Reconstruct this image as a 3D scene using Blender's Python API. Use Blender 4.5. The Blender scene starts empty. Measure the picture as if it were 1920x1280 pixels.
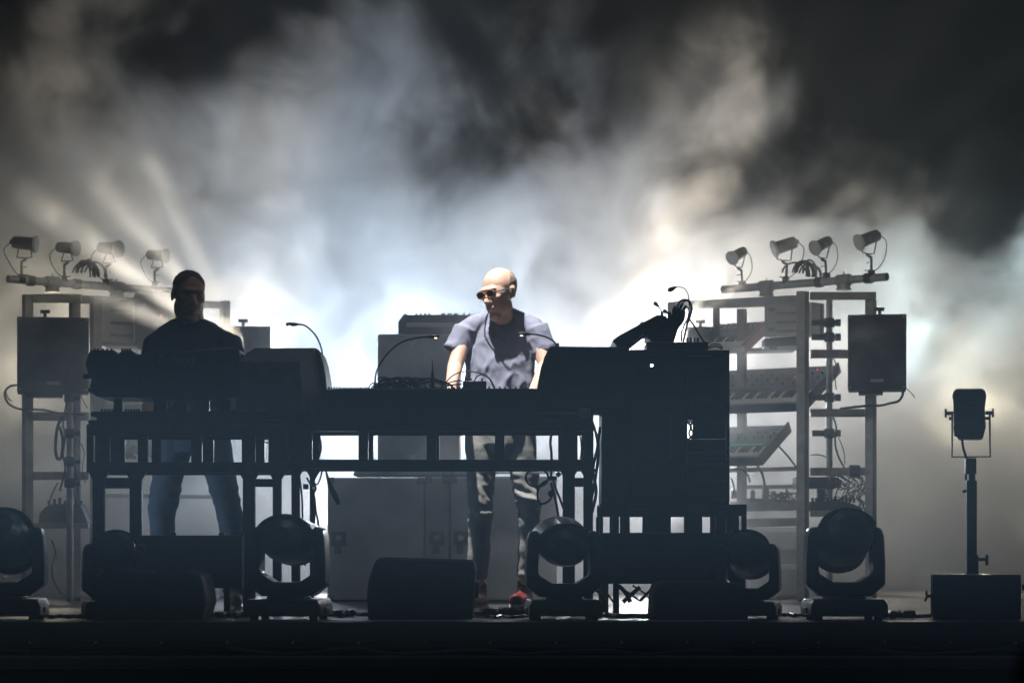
import bpy, bmesh, math, random
from mathutils import Vector, Matrix, Euler, Quaternion
R = math.radians
random.seed(7)
S = bpy.context.scene
COL = S.collection

# ------------------------------------------------------------------ camera
CAM_Y, CAM_Z, FPX, HZ = -14.0, 0.35, 4788.0, 1022.0
cd = bpy.data.cameras.new("camera"); cam = bpy.data.objects.new("camera", cd); COL.objects.link(cam)
cam.location = (0, CAM_Y, CAM_Z); cam.rotation_euler = (R(90), 0, 0)
cd.sensor_width = 36; cd.lens = 36 * FPX / 1920; cd.shift_y = (HZ - 640) / 1920
cd.clip_start = 0.1; cd.clip_end = 500
cd.dof.use_dof = True; cd.dof.focus_distance = 13.6; cd.dof.aperture_fstop = 3.2
S.camera = cam

# ------------------------------------------------------------------ world, colour
w = bpy.data.worlds.new("World"); S.world = w; w.use_nodes = True
bg = w.node_tree.nodes["Background"]; bg.inputs[0].default_value = (0.35, 0.55, 0.75, 1); bg.inputs[1].default_value = 0.004
S.view_settings.view_transform = 'Standard'; S.view_settings.look = 'None'
S.view_settings.exposure = 0.0; S.view_settings.gamma = 1
S.view_settings.use_curve_mapping = False
S.cycles.max_bounces = 6; S.cycles.diffuse_bounces = 2; S.cycles.glossy_bounces = 2
S.cycles.transmission_bounces = 3; S.cycles.volume_bounces = 1; S.cycles.transparent_max_bounces = 6
S.cycles.use_denoising = True
try: S.cycles.denoiser = 'OPENIMAGEDENOISE'
except Exception: pass
S.cycles.volume_step_rate = 0.3
S.cycles.volume_max_steps = 256
S.cycles.sample_clamp_indirect = 4.0

def sc(Y): return FPX / (Y - CAM_Y)                       # pixels per metre at depth Y
def P(x, y, Y): s = sc(Y); return Vector(((x - 960) / s, Y, CAM_Z - (y - HZ) / s))

# ------------------------------------------------------------------ stage lamps
def lamp(kind, name, loc, energy, color, size=0.3, to=None, angle=60, blend=0.5):
    d = bpy.data.lights.new(name, kind); d.energy = energy; d.color = color
    if kind == 'AREA': d.shape = 'DISK'; d.size = size
    else: d.shadow_soft_size = size
    if kind == 'SPOT': d.spot_size = R(angle); d.spot_blend = blend
    o = bpy.data.objects.new(name, d); COL.objects.link(o); o.location = loc
    if to is not None:
        o.rotation_euler = (Vector(to) - Vector(loc)).to_track_quat('-Z', 'Y').to_euler()
    return o
COOL = (0.70, 0.84, 1.0); WARM = (1.0, 0.88, 0.66); CREAM = (1.0, 0.89, 0.73); WHITE = (0.95, 0.97, 1.0); TEAL = (0.6, 0.9, 1.0)
def px_lamp(name, x, y, Y, tx, ty, tY, energy, color, angle, blend=0.6, size=0.12):
    return lamp('SPOT', name, P(x, y, Y), energy, color, size, P(tx, ty, tY), angle, blend)
ICE = (0.60, 0.77, 1.0)
px_lamp('back_light', 520, 700, 6.0, 500, 620, 0.0, 900, COOL, 85, 1)
px_lamp('back_light', 770, 740, 6.0, 800, 600, 0.0, 1800, COOL, 85, 1)
px_lamp('back_light', 1240, 740, 6.0, 1260, 620, 0.0, 2900, WHITE, 85, 1)
px_lamp('back_light', 1645, 660, 6.0, 1560, 520, 0.0, 480, CREAM, 75, 1)
px_lamp('back_light', 1816, 770, 5.5, 1830, 560, 0.0, 90, WARM, 70, 1)
px_lamp('back_light', 1816, 760, 7.5, 1830, 560, 0.0, 850, WARM, 90, 1)
px_lamp('back_light', 100, 670, 5.5, 60, 560, 0.0, 400, WARM, 64, 1)
px_lamp('back_light', 640, 940, 6.0, 640, 840, 0.0, 700, WHITE, 90, 1)
px_lamp('up_light', 560, 860, 6.3, 330, 220, 4.0, 2500, CREAM, 46, .5)
px_lamp('up_light', 640, 860, 6.3, 560, 420, 4.0, 900, ICE, 50, .8)
px_lamp('up_light', 900, 860, 6.3, 800, 430, 4.0, 2000, ICE, 52, .8)
px_lamp('up_light', 1250, 860, 6.3, 1420, 330, 4.0, 3900, CREAM, 42, .6)
px_lamp('up_light', 1240, 860, 6.3, 1150, 60, 4.0, 1000, (1, .72, .42), 36, .9)
px_lamp('up_light', 1650, 700, 6.2, 1800, 440, 3.0, 1500, TEAL, 50, 1)
for tx, ty, e, an in ((20, 350, 6000, 8.0), (150, 300, 5000, 6.0), (260, 260, 2600, 6.5), (-10, 470, 3600, 6.0)):
    px_lamp('beam_light', 462, 668, 2.3, tx, ty, .9, e, (1, .90, .76), an, 1, .05)
for tx, ty, e, an in ((1620, 345, 4500, 3.6), (1540, 300, 3600, 2.8), (1480, 330, 2500, 2.4)):
    px_lamp('beam_light', 1255, 640, 3.1, tx, ty, 1.0, e, (1, .90, .72), an, .6, .03)
lamp('SPOT', 'added_haze_fill', (-7.5, -3.2, .75), 20000, (.5, .72, 1), .2, (0.0, -3.3, .75), 15, 1)  # added unseen lamp, lifts the haze in front of the gear
lamp('SPOT', 'added_haze_fill', (7.5, -3.2, .75), 20000, (.6, .82, .95), .2, (0.0, -3.3, .75), 15, 1)  # its added twin from the other side
lamp('SPOT', 'key_light', (-1.2, -1.2, 6.95), 5800, (1, .95, .87), .06, (-.05, .1, 1.25), 15, .4)
lamp('SPOT', 'cabinet_light', (-.5, -1.2, 6.6), 330, COOL, .3, (-.6, 2.0, .45), 26, .8)
lamp('SPOT', 'rack_light', (-1.2, -3.5, 5.9), 520, CREAM, .2, (2.4, 2.2, 1.4), 22, .8)
lamp('SPOT', 'rack_light', (.6, -3.5, 5.9), 420, WARM, .2, (-3.1, 2.2, 1.4), 18, .8)
lamp('AREA', 'top_light', (0, -2.2, 6.6), 18, (.95, .93, .9), 3.0, (0, -1.0, 0))
lamp('SPOT', 'added_leg_fill', (-4.1, -.9, .55), 45, (.6, .78, 1), .15, (-1.8, .0, .6), 34, .8)  # added low fill that lightens the left man's jeans and the mist there

# ------------------------------------------------------------------ materials
def nd(nt, t, **k):
    n = nt.nodes.new(t)
    for a, b in k.items(): setattr(n, a, b)
    return n
def mat(name, col, rough=.5, metal=0.0, var=.25, scale=12, bump=.0, bscale=60, col2=None, emit=None, estr=0, spec=.5, coat=0):
    m = bpy.data.materials.new(name); m.use_nodes = True; nt = m.node_tree; L = nt.links.new
    b = nt.nodes['Principled BSDF']
    tc = nd(nt, 'ShaderNodeTexCoord'); n = nd(nt, 'ShaderNodeTexNoise'); n.inputs['Scale'].default_value = scale; n.inputs['Detail'].default_value = 6
    L(tc.outputs['Object'], n.inputs['Vector'])
    cr = nd(nt, 'ShaderNodeValToRGB'); L(n.outputs[0], cr.inputs[0])
    c2 = col2 or tuple(c * (1 + var) for c in col); c1 = tuple(c * (1 - var) for c in col)
    cr.color_ramp.elements[0].position = .3; cr.color_ramp.elements[1].position = .7
    cr.color_ramp.elements[0].color = (*c1, 1); cr.color_ramp.elements[1].color = (*c2, 1)
    L(cr.outputs[0], b.inputs['Base Color'])
    rr = nd(nt, 'ShaderNodeMapRange'); rr.inputs[3].default_value = max(.05, rough - .12); rr.inputs[4].default_value = min(1, rough + .12)
    L(n.outputs[0], rr.inputs[0]); L(rr.outputs[0], b.inputs['Roughness'])
    b.inputs['Metallic'].default_value = metal
    b.inputs['Specular IOR Level'].default_value = spec
    b.inputs['Coat Weight'].default_value = coat
    if bump:
        n2 = nd(nt, 'ShaderNodeTexNoise'); n2.inputs['Scale'].default_value = bscale; n2.inputs['Detail'].default_value = 4
        L(tc.outputs['Object'], n2.inputs['Vector'])
        bp = nd(nt, 'ShaderNodeBump'); bp.inputs['Strength'].default_value = bump; bp.inputs['Distance'].default_value = .01
        L(n2.outputs[0], bp.inputs['Height']); L(bp.outputs[0], b.inputs['Normal'])
    if emit: b.inputs['Emission Color'].default_value = (*emit, 1); b.inputs['Emission Strength'].default_value = estr
    return m
M = dict(
    black=mat('black_plastic', (.024, .026, .03), .33, bump=.1, bscale=220),
    black_metal=mat('black_metal', (.03, .032, .035), .38, metal=.3, scale=25),
    frame=mat('painted_steel', (.05, .05, .052), .45, metal=.2, scale=18, bump=.05),
    alu=mat('aluminium', (.42, .41, .40), .36, metal=.85, scale=20),
    greyframe=mat('grey_aluminium', (.30, .29, .28), .5, metal=.45, scale=20),
    tolex=mat('cabinet_covering', (.035, .037, .04), .65, bump=.35, bscale=160),
    sub=mat('speaker_cabinet_paint', (.20, .20, .20), .7, bump=.5, bscale=140, scale=5),
    cover=mat('cloth_cover', (.022, .022, .024), .85, bump=.5, bscale=40),
    rubber=mat('cable_rubber', (.012, .012, .013), .5),
    white=mat('white_plastic', (.72, .71, .68), .4, var=.06),
    panelw=mat('pale_panel', (.45, .45, .43), .45, var=.08),
    slot=mat('dark_slot', (.05, .05, .05), .6),
    blue=mat('blue_grey_panel', (.04, .055, .08), .4, metal=.3, var=.3, scale=30),
    redp=mat('red_panel', (.32, .06, .035), .45, var=.1),
    redled=mat('red_led', (.3, .02, .01), .4, emit=(1, .12, .05), estr=1.2),
    green=mat('green_led', (.02, .3, .15), .4, emit=(.1, 1, .55), estr=.35),
    wled=mat('white_led', (.9, .9, .9), .4, emit=(1, .97, 1), estr=14),
    oled=mat('warm_led', (.9, .6, .5), .4, emit=(1, .62, .5), estr=5),
    glass=mat('lens_glass', (.03, .03, .035), .06, var=.1, coat=1, spec=.8),
    skin=mat('skin', (.58, .385, .30), .5, var=.10, scale=18, bump=.12, bscale=120),
    hair=mat('hair', (.19, .15, .12), .8, var=.4, scale=160, bump=.5, bscale=260),
    lav=mat('lavender_cotton', (.19, .205, .29), .85, var=.06, bump=.25, bscale=25),
    navy=mat('navy_cotton', (.028, .042, .062), .85, var=.1, bump=.25, bscale=25),
    grey=mat('grey_cotton_twill', (.27, .275, .28), .85, var=.1, bump=.3, bscale=30),
    jeans=mat('blue_denim', (.15, .20, .27), .85, var=.12, scale=14, bump=.3, bscale=40),
    redshoe=mat('red_shoe', (.15, .016, .016), .5),
    tan=mat('tan_suede', (.35, .28, .20), .8),
    specs=mat('amber_acetate', (.22, .085, .045), .25, coat=.6),
    steelblue=mat('blue_grey_metal', (.12, .16, .2), .4, metal=.5),
    deck=mat('stage_deck', (.035, .034, .033), .45, var=.4, scale=3, bump=.25, bscale=18),
    drape=mat('black_drape', (.006, .006, .006), .95, spec=0),
    letter=mat('grey_print', (.10, .105, .11), .5, var=.05),
)

# ------------------------------------------------------------------ mesh helpers
class MB:
    def __init__(s): s.bm = bmesh.new()
    def _add(s, geom, mtx):
        bmesh.ops.transform(s.bm, matrix=mtx, verts=geom)
    def box(s, lo, hi, rot=None):
        r = bmesh.ops.create_cube(s.bm, size=1)['verts']
        lo, hi = Vector(lo), Vector(hi); c = (lo + hi) / 2; d = hi - lo
        m = Matrix.Translation(c) @ (rot.to_matrix().to_4x4() if rot else Matrix()) @ Matrix.Diagonal((abs(d.x), abs(d.y), abs(d.z), 1))
        s._add(r, m); return s
    def bpx(s, x0, y0, x1, y1, Y, Y2):                    # a box whose front face spans these picture measures at depth Y
        a = P(x0, y1, Y); b = P(x1, y0, Y); return s.box((a.x, Y, a.z), (b.x, Y2, b.z))
    def cyl(s, p0, p1, r, r2=None, n=14, cap=True):
        p0, p1 = Vector(p0), Vector(p1); d = p1 - p0
        r_ = bmesh.ops.create_cone(s.bm, cap_ends=cap, segments=n, radius1=r, radius2=r if r2 is None else r2, depth=d.length)['verts']
        q = Vector((0, 0, 1)).rotation_difference(d.normalized()).to_matrix().to_4x4()
        s._add(r_, Matrix.Translation((p0 + p1) / 2) @ q); return s
    def ell(s, c, r, rot=None, u=20, v=14):
        r_ = bmesh.ops.create_uvsphere(s.bm, u_segments=u, v_segments=v, radius=1)['verts']
        if not hasattr(r, '__len__'): r = (r, r, r)
        s._add(r_, Matrix.Translation(Vector(c)) @ (rot.to_4x4() if rot else Matrix()) @ Matrix.Diagonal((*r, 1))); return s
    def prism(s, poly, Y0, Y1):                           # poly of (x, z), extruded along y
        a = [s.bm.verts.new((p[0], Y0, p[1])) for p in poly]; b = [s.bm.verts.new((p[0], Y1, p[1])) for p in poly]
        n = len(poly); s.bm.faces.new(a); s.bm.faces.new(b[::-1])
        for i in range(n): s.bm.faces.new((a[i], b[i], b[(i + 1) % n], a[(i + 1) % n]))
        return s
    def ppx(s, pts, Y, Y2): return s.prism([(P(x, y, Y).x, P(x, y, Y).z) for x, y in pts], Y, Y2)
    def ring(s, outer, inner, Y0, Y1):                    # two polys with equally many points, a hollow prism
        n = len(outer); V = []
        for poly in (outer, inner):
            for Y in (Y0, Y1): V.append([s.bm.verts.new((p[0], Y, p[1])) for p in poly])
        for i in range(n):
            j = (i + 1) % n
            s.bm.faces.new((V[0][i], V[0][j], V[2][j], V[2][i])); s.bm.faces.new((V[1][j], V[1][i], V[3][i], V[3][j]))
            s.bm.faces.new((V[0][j], V[0][i], V[1][i], V[1][j])); s.bm.faces.new((V[2][i], V[2][j], V[3][j], V[3][i]))
        return s
    def lathe(s, prof, org, axis, n=28):                  # prof of (distance along axis, radius)
        org = Vector(org); q = Vector((0, 0, 1)).rotation_difference(Vector(axis).normalized()); rings = []
        for h, r in prof:
            rings.append([s.bm.verts.new(org + q @ Vector((r * math.cos(2 * math.pi * i / n), r * math.sin(2 * math.pi * i / n), h))) for i in range(n)])
        for a, b in zip(rings, rings[1:]):
            for i in range(n): s.bm.faces.new((a[i], a[(i + 1) % n], b[(i + 1) % n], b[i]))
        s.bm.faces.new(rings[0][::-1]); s.bm.faces.new(rings[-1]); return s
    def tube(s, pts, r, n=7, sub=6, r2=None):
        pts = [Vector(p) for p in pts]
        if len(pts) > 2 and sub > 1:
            q = [pts[0]] + pts + [pts[-1]]; out = []
            for i in range(1, len(q) - 2):
                for k in range(sub):
                    t = k / sub; a, b, c, d = q[i - 1], q[i], q[i + 1], q[i + 2]
                    out.append(.5 * ((2 * b) + (c - a) * t + (2 * a - 5 * b + 4 * c - d) * t * t + (3 * b - a - 3 * c + d) * t ** 3))
            pts = out + [pts[-1]]
        rings = []; up = Vector((0, 0, 1)); prev = None
        for i, p in enumerate(pts):
            d = (pts[min(i + 1, len(pts) - 1)] - pts[max(i - 1, 0)])
            if d.length < 1e-7: d = up
            d.normalize()
            if prev is None: prev = d.cross(up) if abs(d.z) < .95 else d.cross(Vector((1, 0, 0)))
            u = (prev - d * prev.dot(d)).normalized(); v = d.cross(u); prev = u
            rr = r if r2 is None else r + (r2 - r) * i / (len(pts) - 1)
            rings.append([s.bm.verts.new(p + (u * math.cos(2 * math.pi * k / n) + v * math.sin(2 * math.pi * k / n)) * rr) for k in range(n)])
        for a, b in zip(rings, rings[1:]):
            for k in range(n): s.bm.faces.new((a[k], a[(k + 1) % n], b[(k + 1) % n], b[k]))
        s.bm.faces.new(rings[0][::-1]); s.bm.faces.new(rings[-1]); return s
    def xf(s, m): bmesh.ops.transform(s.bm, matrix=m, verts=s.bm.verts[:]); return s
    def build(s, name, m, parent=None, org=None, bevel=0, smooth=True, local=False):
        bm = s.bm; bmesh.ops.recalc_face_normals(bm, faces=bm.faces[:])
        me = bpy.data.meshes.new(name); o = bpy.data.objects.new(name, me); COL.objects.link(o)
        if local: w0 = Vector((0, 0, 0)); org = Vector(org or (0, 0, 0))
        else:
            w0 = wloc(parent) if parent else Vector((0, 0, 0))
            if org is None:
                if parent: org = w0
                else:
                    xs = [v.co for v in bm.verts]
                    org = Vector(((min(v.x for v in xs) + max(v.x for v in xs)) / 2, (min(v.y for v in xs) + max(v.y for v in xs)) / 2, min(v.z for v in xs)))
            org = Vector(org)
        bmesh.ops.translate(bm, vec=-org, verts=bm.verts[:]); bm.to_mesh(me); bm.free()
        o.location = org - w0
        if parent: o.parent = parent
        me.materials.append(M[m] if isinstance(m, str) else m)
        if smooth:
            me.shade_smooth(); me.set_sharp_from_angle(angle=R(32))
        if bevel:
            b = o.modifiers.new('bevel', 'BEVEL'); b.width = bevel; b.segments = 2; b.limit_method = 'ANGLE'; b.angle_limit = R(40)
        return o
def wloc(o):
    v = Vector((0, 0, 0))
    while o: v += o.location; o = o.parent
    return v
def tag(o, label=None, cat=None, group=None, kind=None):
    if label: o['label'] = label
    if cat: o['category'] = cat
    if group: o['group'] = group
    if kind: o['kind'] = kind
    return o
def thing(name, label, cat, loc=(0, 0, 0), group=None):
    o = bpy.data.objects.new(name, None); COL.objects.link(o); o.location = loc; o.empty_display_size = .1
    return tag(o, label, cat, group)
def copy_tree(o, parent=None):
    c = o.copy(); COL.objects.link(c)
    if parent: c.parent = parent
    for ch in list(o.children): copy_tree(ch, c)
    return c
def face(t):                                              # turn a thing squarely towards the audience
    t.rotation_euler.z = -math.atan2(t.location.x, t.location.y - CAM_Y); return t
def cable(pts, Y, label, r=.006, group=None, name='cable', m='rubber', wob=0.0):
    p = []
    for i, q in enumerate(pts): p.append(P(q[0], q[1], (q[2] if len(q) > 2 else Y) + (random.uniform(-wob, wob))))
    return tag(MB().tube(p, r).build(name, m), label, 'cable', group)
def text_mesh(txt, size, loc, rot, m, parent, name='lettering', ext=.001, shear=0):
    cu = bpy.data.curves.new(name, 'FONT'); cu.body = txt; cu.size = size; cu.extrude = ext; cu.align_x = 'CENTER'; cu.align_y = 'CENTER'; cu.shear = shear
    t = bpy.data.objects.new('tmp', cu); COL.objects.link(t); bpy.context.view_layer.update()
    me = bpy.data.meshes.new_from_object(t); bpy.data.objects.remove(t)
    o = bpy.data.objects.new(name, me); COL.objects.link(o); me.materials.clear(); me.materials.append(M[m])
    o.parent = parent; o.location = Vector(loc) - wloc(parent); o.rotation_euler = rot
    return o
def ext(mb, pts, vec):
    vec = Vector(vec); a = [mb.bm.verts.new(p) for p in pts]; b = [mb.bm.verts.new(Vector(p) + vec) for p in pts]; n = len(pts)
    mb.bm.faces.new(a); mb.bm.faces.new(b[::-1])
    for i in range(n): mb.bm.faces.new((a[i], b[i], b[(i + 1) % n], a[(i + 1) % n]))
    return mb
MB.ext = ext

# ------------------------------------------------------------------ the setting
def struct(mb, name, m, **k): return tag(mb.build(name, m, **k), kind='structure')
struct(MB().box((-9, -2.3, -.12), (9, 10.5, 0)), 'stage_floor', 'deck')
struct(MB().box((-9, -2.26, -1.3), (9, -2.2, -.124)), 'stage_front', 'drape')
struct(MB().box((-60, -60, -1.4), (60, 60, -1.3)), 'ground', 'drape')
tag(MB().box((-9, -2.62, -.20), (9, -2.36, -.15)).box((-9, -2.6, -.33), (9, -2.58, -.21)).build('cable_ledge', 'deck'), 'low black ledge running along the front edge of the stage', 'ledge')
bd = MB().box((-9, 9.9, 0.001), (9, 9.95, 6.9))
tag(bd.build('backdrop_curtain', 'drape'), 'plain black curtain hanging behind all the smoke', 'curtain')

t = thing('edge_rail', 'thin metal rail under the front lip of the stage', 'rail', (0, -2.34, -.10))
MB().box((-8.9, -2.345, -.10), (8.9, -2.335, -.085)).build('rail_bar', 'black_metal', t)
for i in range(30): MB().cyl((-4.3 + i * .3, -2.35, -.092), (-4.3 + i * .3, -2.305, -.092), .006, n=8).build('rail_bolt', 'alu', t)
for x0, x1, lab in ((-4.2, -2.2, 'black lead drooping below the stage lip at far left'), (-1.3, 1.0, 'black lead drooping below the stage lip at the centre'), (1.6, 4.2, 'black lead drooping below the stage lip at right')):
    n = 12; tag(MB().tube([(x0 + (x1 - x0) * i / n, -2.37, -.115 - .03 * abs(math.sin(i * 1.1))) for i in range(n + 1)], .009).build('lip_cable', 'rubber'), lab, 'cable')

for x0, x1, yc in ((-.9, -.2, -2.2), (.4, 1.1, -2.2), (-2.6, -2.0, -2.22)):  # pale strips put in for small glints along the stage lip
    tag(MB().box((x0, yc, .001), (x1, yc + .05, .004)).build('glint_strip', M['panelw'] if yc < -2 else M['greyframe']), {(-3.6): 'long grey tape strip on the deck at far left', (-.9): 'pale strip put in as a glint on the stage lip below the centre wedge', .4: 'pale strip put in as a glint on the stage lip under the lens facing light', 2.0: 'long grey tape strip on the deck before the right rack', (-2.6): 'pale strip put in as a glint on the stage lip below the draped monitor'}[x0], 'glint')

# ------------------------------------------------------------------ front row: moving heads
def rpoly(c, rx, rz, n=20): return [(c[0] + rx * math.cos(2 * math.pi * i / n), c[1] + rz * math.sin(2 * math.pi * i / n)) for i in range(n)]
def moving_head():
    t = thing('moving_head_light', 'black moving head light', 'stage light')
    b = MB().prism([(-.18, .02), (.18, .02), (.18, .07), (.165, .10), (-.165, .10), (-.18, .07)], -.17, .17); b.box((-.09, -.1, .10), (.09, .1, .112))
    base = b.build('base', 'black', t, local=True, bevel=.008)
    for sx in (-1, 1):
        for sy in (-1, 1): MB().cyl((sx * .14, sy * .13, 0), (sx * .14, sy * .13, .022), .02).build('foot', 'rubber', base, local=True)
        MB().box((sx * .181 - .006, -.05, .035), (sx * .181 + .006, .05, .06)).build('handle', 'black_metal', base, local=True, bevel=.004)
    for i in range(6): MB().box((-.10 + i * .035, -.1725, .030), (-.085 + i * .035, -.170, .034)).box((-.10 + i * .035, .1702, .045), (-.085 + i * .035, .1725, .08)).build('vent', 'black_metal', base, local=True)
    MB().box((-.06, -.172, .04), (.06, -.168, .08)).build('display', 'glass', base, local=True)
    out = [(-.12, .112), (.12, .112), (.186, .165), (.186, .26), (.18, .39), (.168, .43), (.13, .44), (.128, .3), (.128, .22), (.06, .178), (-.06, .178), (-.128, .22), (-.128, .3), (-.13, .44), (-.168, .43), (-.18, .39), (-.186, .26), (-.186, .165)]
    a = [(x, z) for x, z in out]
    y = MB(); y.bm.verts.new((0, 0, 0)); y.bm.free(); y = MB()
    vs = [[y.bm.verts.new((x, Y, z)) for x, z in a] for Y in (-.075, .075)]
    n = len(a)
    for i in range(n):
        j = (i + 1) % n; y.bm.faces.new((vs[0][i], vs[0][j], vs[1][j], vs[1][i]))
    quads = [(0, 1, 9, 10), (1, 2, 8, 9), (2, 3, 7, 8), (3, 4, 5, 6, 7), (10, 11, 17, 0), (11, 12, 16, 17), (12, 13, 14, 15, 16)]
    for q in quads:
        y.bm.faces.new([vs[0][k] for k in q]); y.bm.faces.new([vs[1][k] for k in q][::-1])
    y.build('yoke', 'black', t, local=True, bevel=.012)
    h = MB().lathe([(-.235, .07), (-.232, .105), (-.20, .118), (-.198, .112), (-.18, .112), (-.178, .122), (-.08, .127), (.05, .127), (.12, .12), (.2, .10), (.23, .06)], (0, 0, 0), (0, 1, 0), 36)
    for s_ in (-1, 1): h.cyl((s_ * .10, 0, 0), (s_ * .135, 0, 0), .05)
    hd = h.build('head', 'black', t, local=True, org=(0, 0, 0)); hd.location = (0, 0, .372); hd.scale = (1, 1, .84)
    for k in range(3):
        MB().lathe([(-.03 * k - .10, .1275), (-.03 * k - .10, .1305), (-.03 * k - .09, .1305), (-.03 * k - .09, .1275)], (0, 0, 0), (0, 1, 0), 36).build('cooling_rib', 'black_metal', hd, local=True)
    MB().lathe([(-.262, .004), (-.260, .03), (-.252, .06), (-.240, .085), (-.232, .096)], (0, 0, 0), (0, 1, 0), 36).build('lens', 'glass', hd, local=True)
    MB().ell((-.012, -.255, -.012), (.016, .012, .030), Matrix.Rotation(-.4, 3, 'Y'), u=14, v=10).build('lens_glint', 'alu', hd, local=True)  # metal blob shaped as a bright reflection on the lens
    c = MB()                                              # the hooded top shell
    for i in range(13):
        a0 = R(20 + i * 140 / 13); a1 = R(20 + (i + 1) * 140 / 13)
        q = [(.134 * math.cos(a), Y, .129 * math.sin(a)) for a in (a0, a1) for Y in (-.21, .14)]; w_ = [(.144 * math.cos(a), Y, .139 * math.sin(a)) for a in (a0, a1) for Y in (-.22, .14)]
        v = [c.bm.verts.new(p) for p in q + w_]
        for f in ((0, 1, 3, 2), (4, 6, 7, 5), (0, 4, 5, 1), (2, 3, 7, 6), (0, 2, 6, 4), (1, 5, 7, 3)): c.bm.faces.new([v[k] for k in f])
    bmesh.ops.remove_doubles(c.bm, verts=c.bm.verts[:], dist=1e-4)
    c.build('hood', 'black', hd, local=True)
    return t
proto = moving_head()
heads = [  # centre x, base bottom y, depth, yaw, tilt, scale, label
    (12, 1160, -1.95, 3, 160, 1.0, 'black moving head light cut off by the left edge of the photo'),
    (214, 1150, -1.65, 14, 165, .82, 'moving head light half hidden behind the draped monitor at far left'),
    (542, 1160, -1.95, -6, 176, 1.0, 'black moving head light tipped skyward beside the left table leg'),
    (1056, 1152, -1.9, 4, -6, .96, 'black moving head light whose round glass lens faces the viewer'),
    (1403, 1146, -1.8, -12, 165, .82, 'moving head light turned sideways, tucked behind the dark case at the rack foot'),
    (1582, 1160, -1.95, 2, 162, 1.0, 'black moving head light standing in front of the right instrument rack')]
for i, (x, y, Y, yaw, tilt, k, lab) in enumerate(heads):
    o = proto if i == 0 else copy_tree(proto)
    o.location = (P(x, 0, Y).x, Y, 0); o.rotation_euler.z = R(yaw); o.scale = (k, k, k); o['label'] = lab; o['group'] = 'moving head lights along the stage front'
    for ch in o.children:
        if ch.name.startswith('head'):
            if tilt > 90: ch.rotation_euler = (R(180 - tilt), 0, R(180))
            else: ch.rotation_euler.x = R(tilt)

# wedge monitors
def wedge(prof_px, Y0, Y1, label, m='tolex', name='wedge_monitor', **k):
    t = thing(name, label, 'speaker', (P(sum(p[0] for p in prof_px) / len(prof_px), 0, Y0).x, (Y0 + Y1) / 2, 0 if k.get('floor') else P(0, max(p[1] for p in prof_px), Y0).z))
    MB().ppx(prof_px, Y0, Y1).build('cabinet', m, t, bevel=.012)
    return t
w1 = wedge([(690, 1168), (688, 1110), (692, 1082), (703, 1052), (712, 1044), (800, 1046), (880, 1049), (889, 1052), (892, 1070), (888, 1125), (884, 1168)], -1.85, -1.45, 'black floor monitor wedge standing at the front centre of the stage', floor=1)
MB().bpx(700, 1060, 878, 1160, -1.862, -1.852).build('grille', 'cover', w1, bevel=.004)
MB().bpx(884, 1090, 898, 1120, -1.7, -1.6).build('handle', 'black_metal', w1, bevel=.006)
w2 = wedge([(176, 1172), (178, 1098), (188, 1070), (205, 1064), (280, 1072), (350, 1068), (374, 1074), (382, 1100), (386, 1130), (380, 1150), (374, 1172)], -2.05, -1.6, 'floor monitor draped in black cloth on the left of the stage', 'cover', 'covered_monitor', floor=1)
MB().tube([P(x, y, -2.06) for x, y in ((190, 1063), (230, 1069), (282, 1075), (320, 1070), (360, 1070))], .004).build('hem', 'cover', w2)
w3 = wedge([(1222, 1175), (1226, 1110), (1232, 1094), (1250, 1088), (1330, 1090), (1396, 1094), (1404, 1120), (1402, 1175)], -2.05, -1.6, 'dark cloth draped monitor at the foot of the big equipment rack', 'cover', 'covered_monitor', floor=1)
MB().tube([P(x, y, -2.06) for x, y in ((1232, 1100), (1228, 1130), (1226, 1172))], .006).build('hem', 'cover', w3)

def light_panel(x0, y0, x1, y1, Y, clips, label):
    t = thing('strobe_panel', label, 'stage light', (P((x0 + x1) / 2, 0, Y).x, Y + .06, P(0, y1, Y).z), 'wide strobe panels behind the front row')
    MB().bpx(x0, y0, x1, y1, Y, Y + .12).build('housing', 'black', t, bevel=.004)
    for s_ in (x0, x1): MB().bpx(s_ - 1.5, y0 - 5, s_ + 1.5, y1 + 3, Y + .02, Y + .10).build('end_plate', 'black_metal', t)
    for x in clips: MB().bpx(x - 5, y0 - 5, x + 5, y0 + .5, Y + .03, Y + .07).build('clip', 'black_metal', t)
    for k in range(5):
        yy = y0 + (y1 - y0) * (k + .5) / 5
        MB().bpx(x0 + 8, yy - 7, x1 - 8, yy + 7, Y - .004, Y - .001).build('louvre', 'black_metal', t)
    for x in (x0 + 30, x1 - 30):
        z = P(0, y1, Y).z; xx = P(x, 0, Y).x
        MB().box((xx - .015, Y + .05, 0), (xx + .015, Y + .08, z)).box((xx - .05, Y - .03, 0), (xx + .05, Y + .16, .012)).build('foot', 'black_metal', t, bevel=.002)
light_panel(193, 1003, 453, 1102, -1.4, (232, 325, 415), 'wide black strobe panel in front of the left man')
light_panel(1126, 998, 1388, 1094, -1.3, (1150, 1250, 1345, 1378), 'wide black strobe panel below the big equipment rack')

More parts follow.
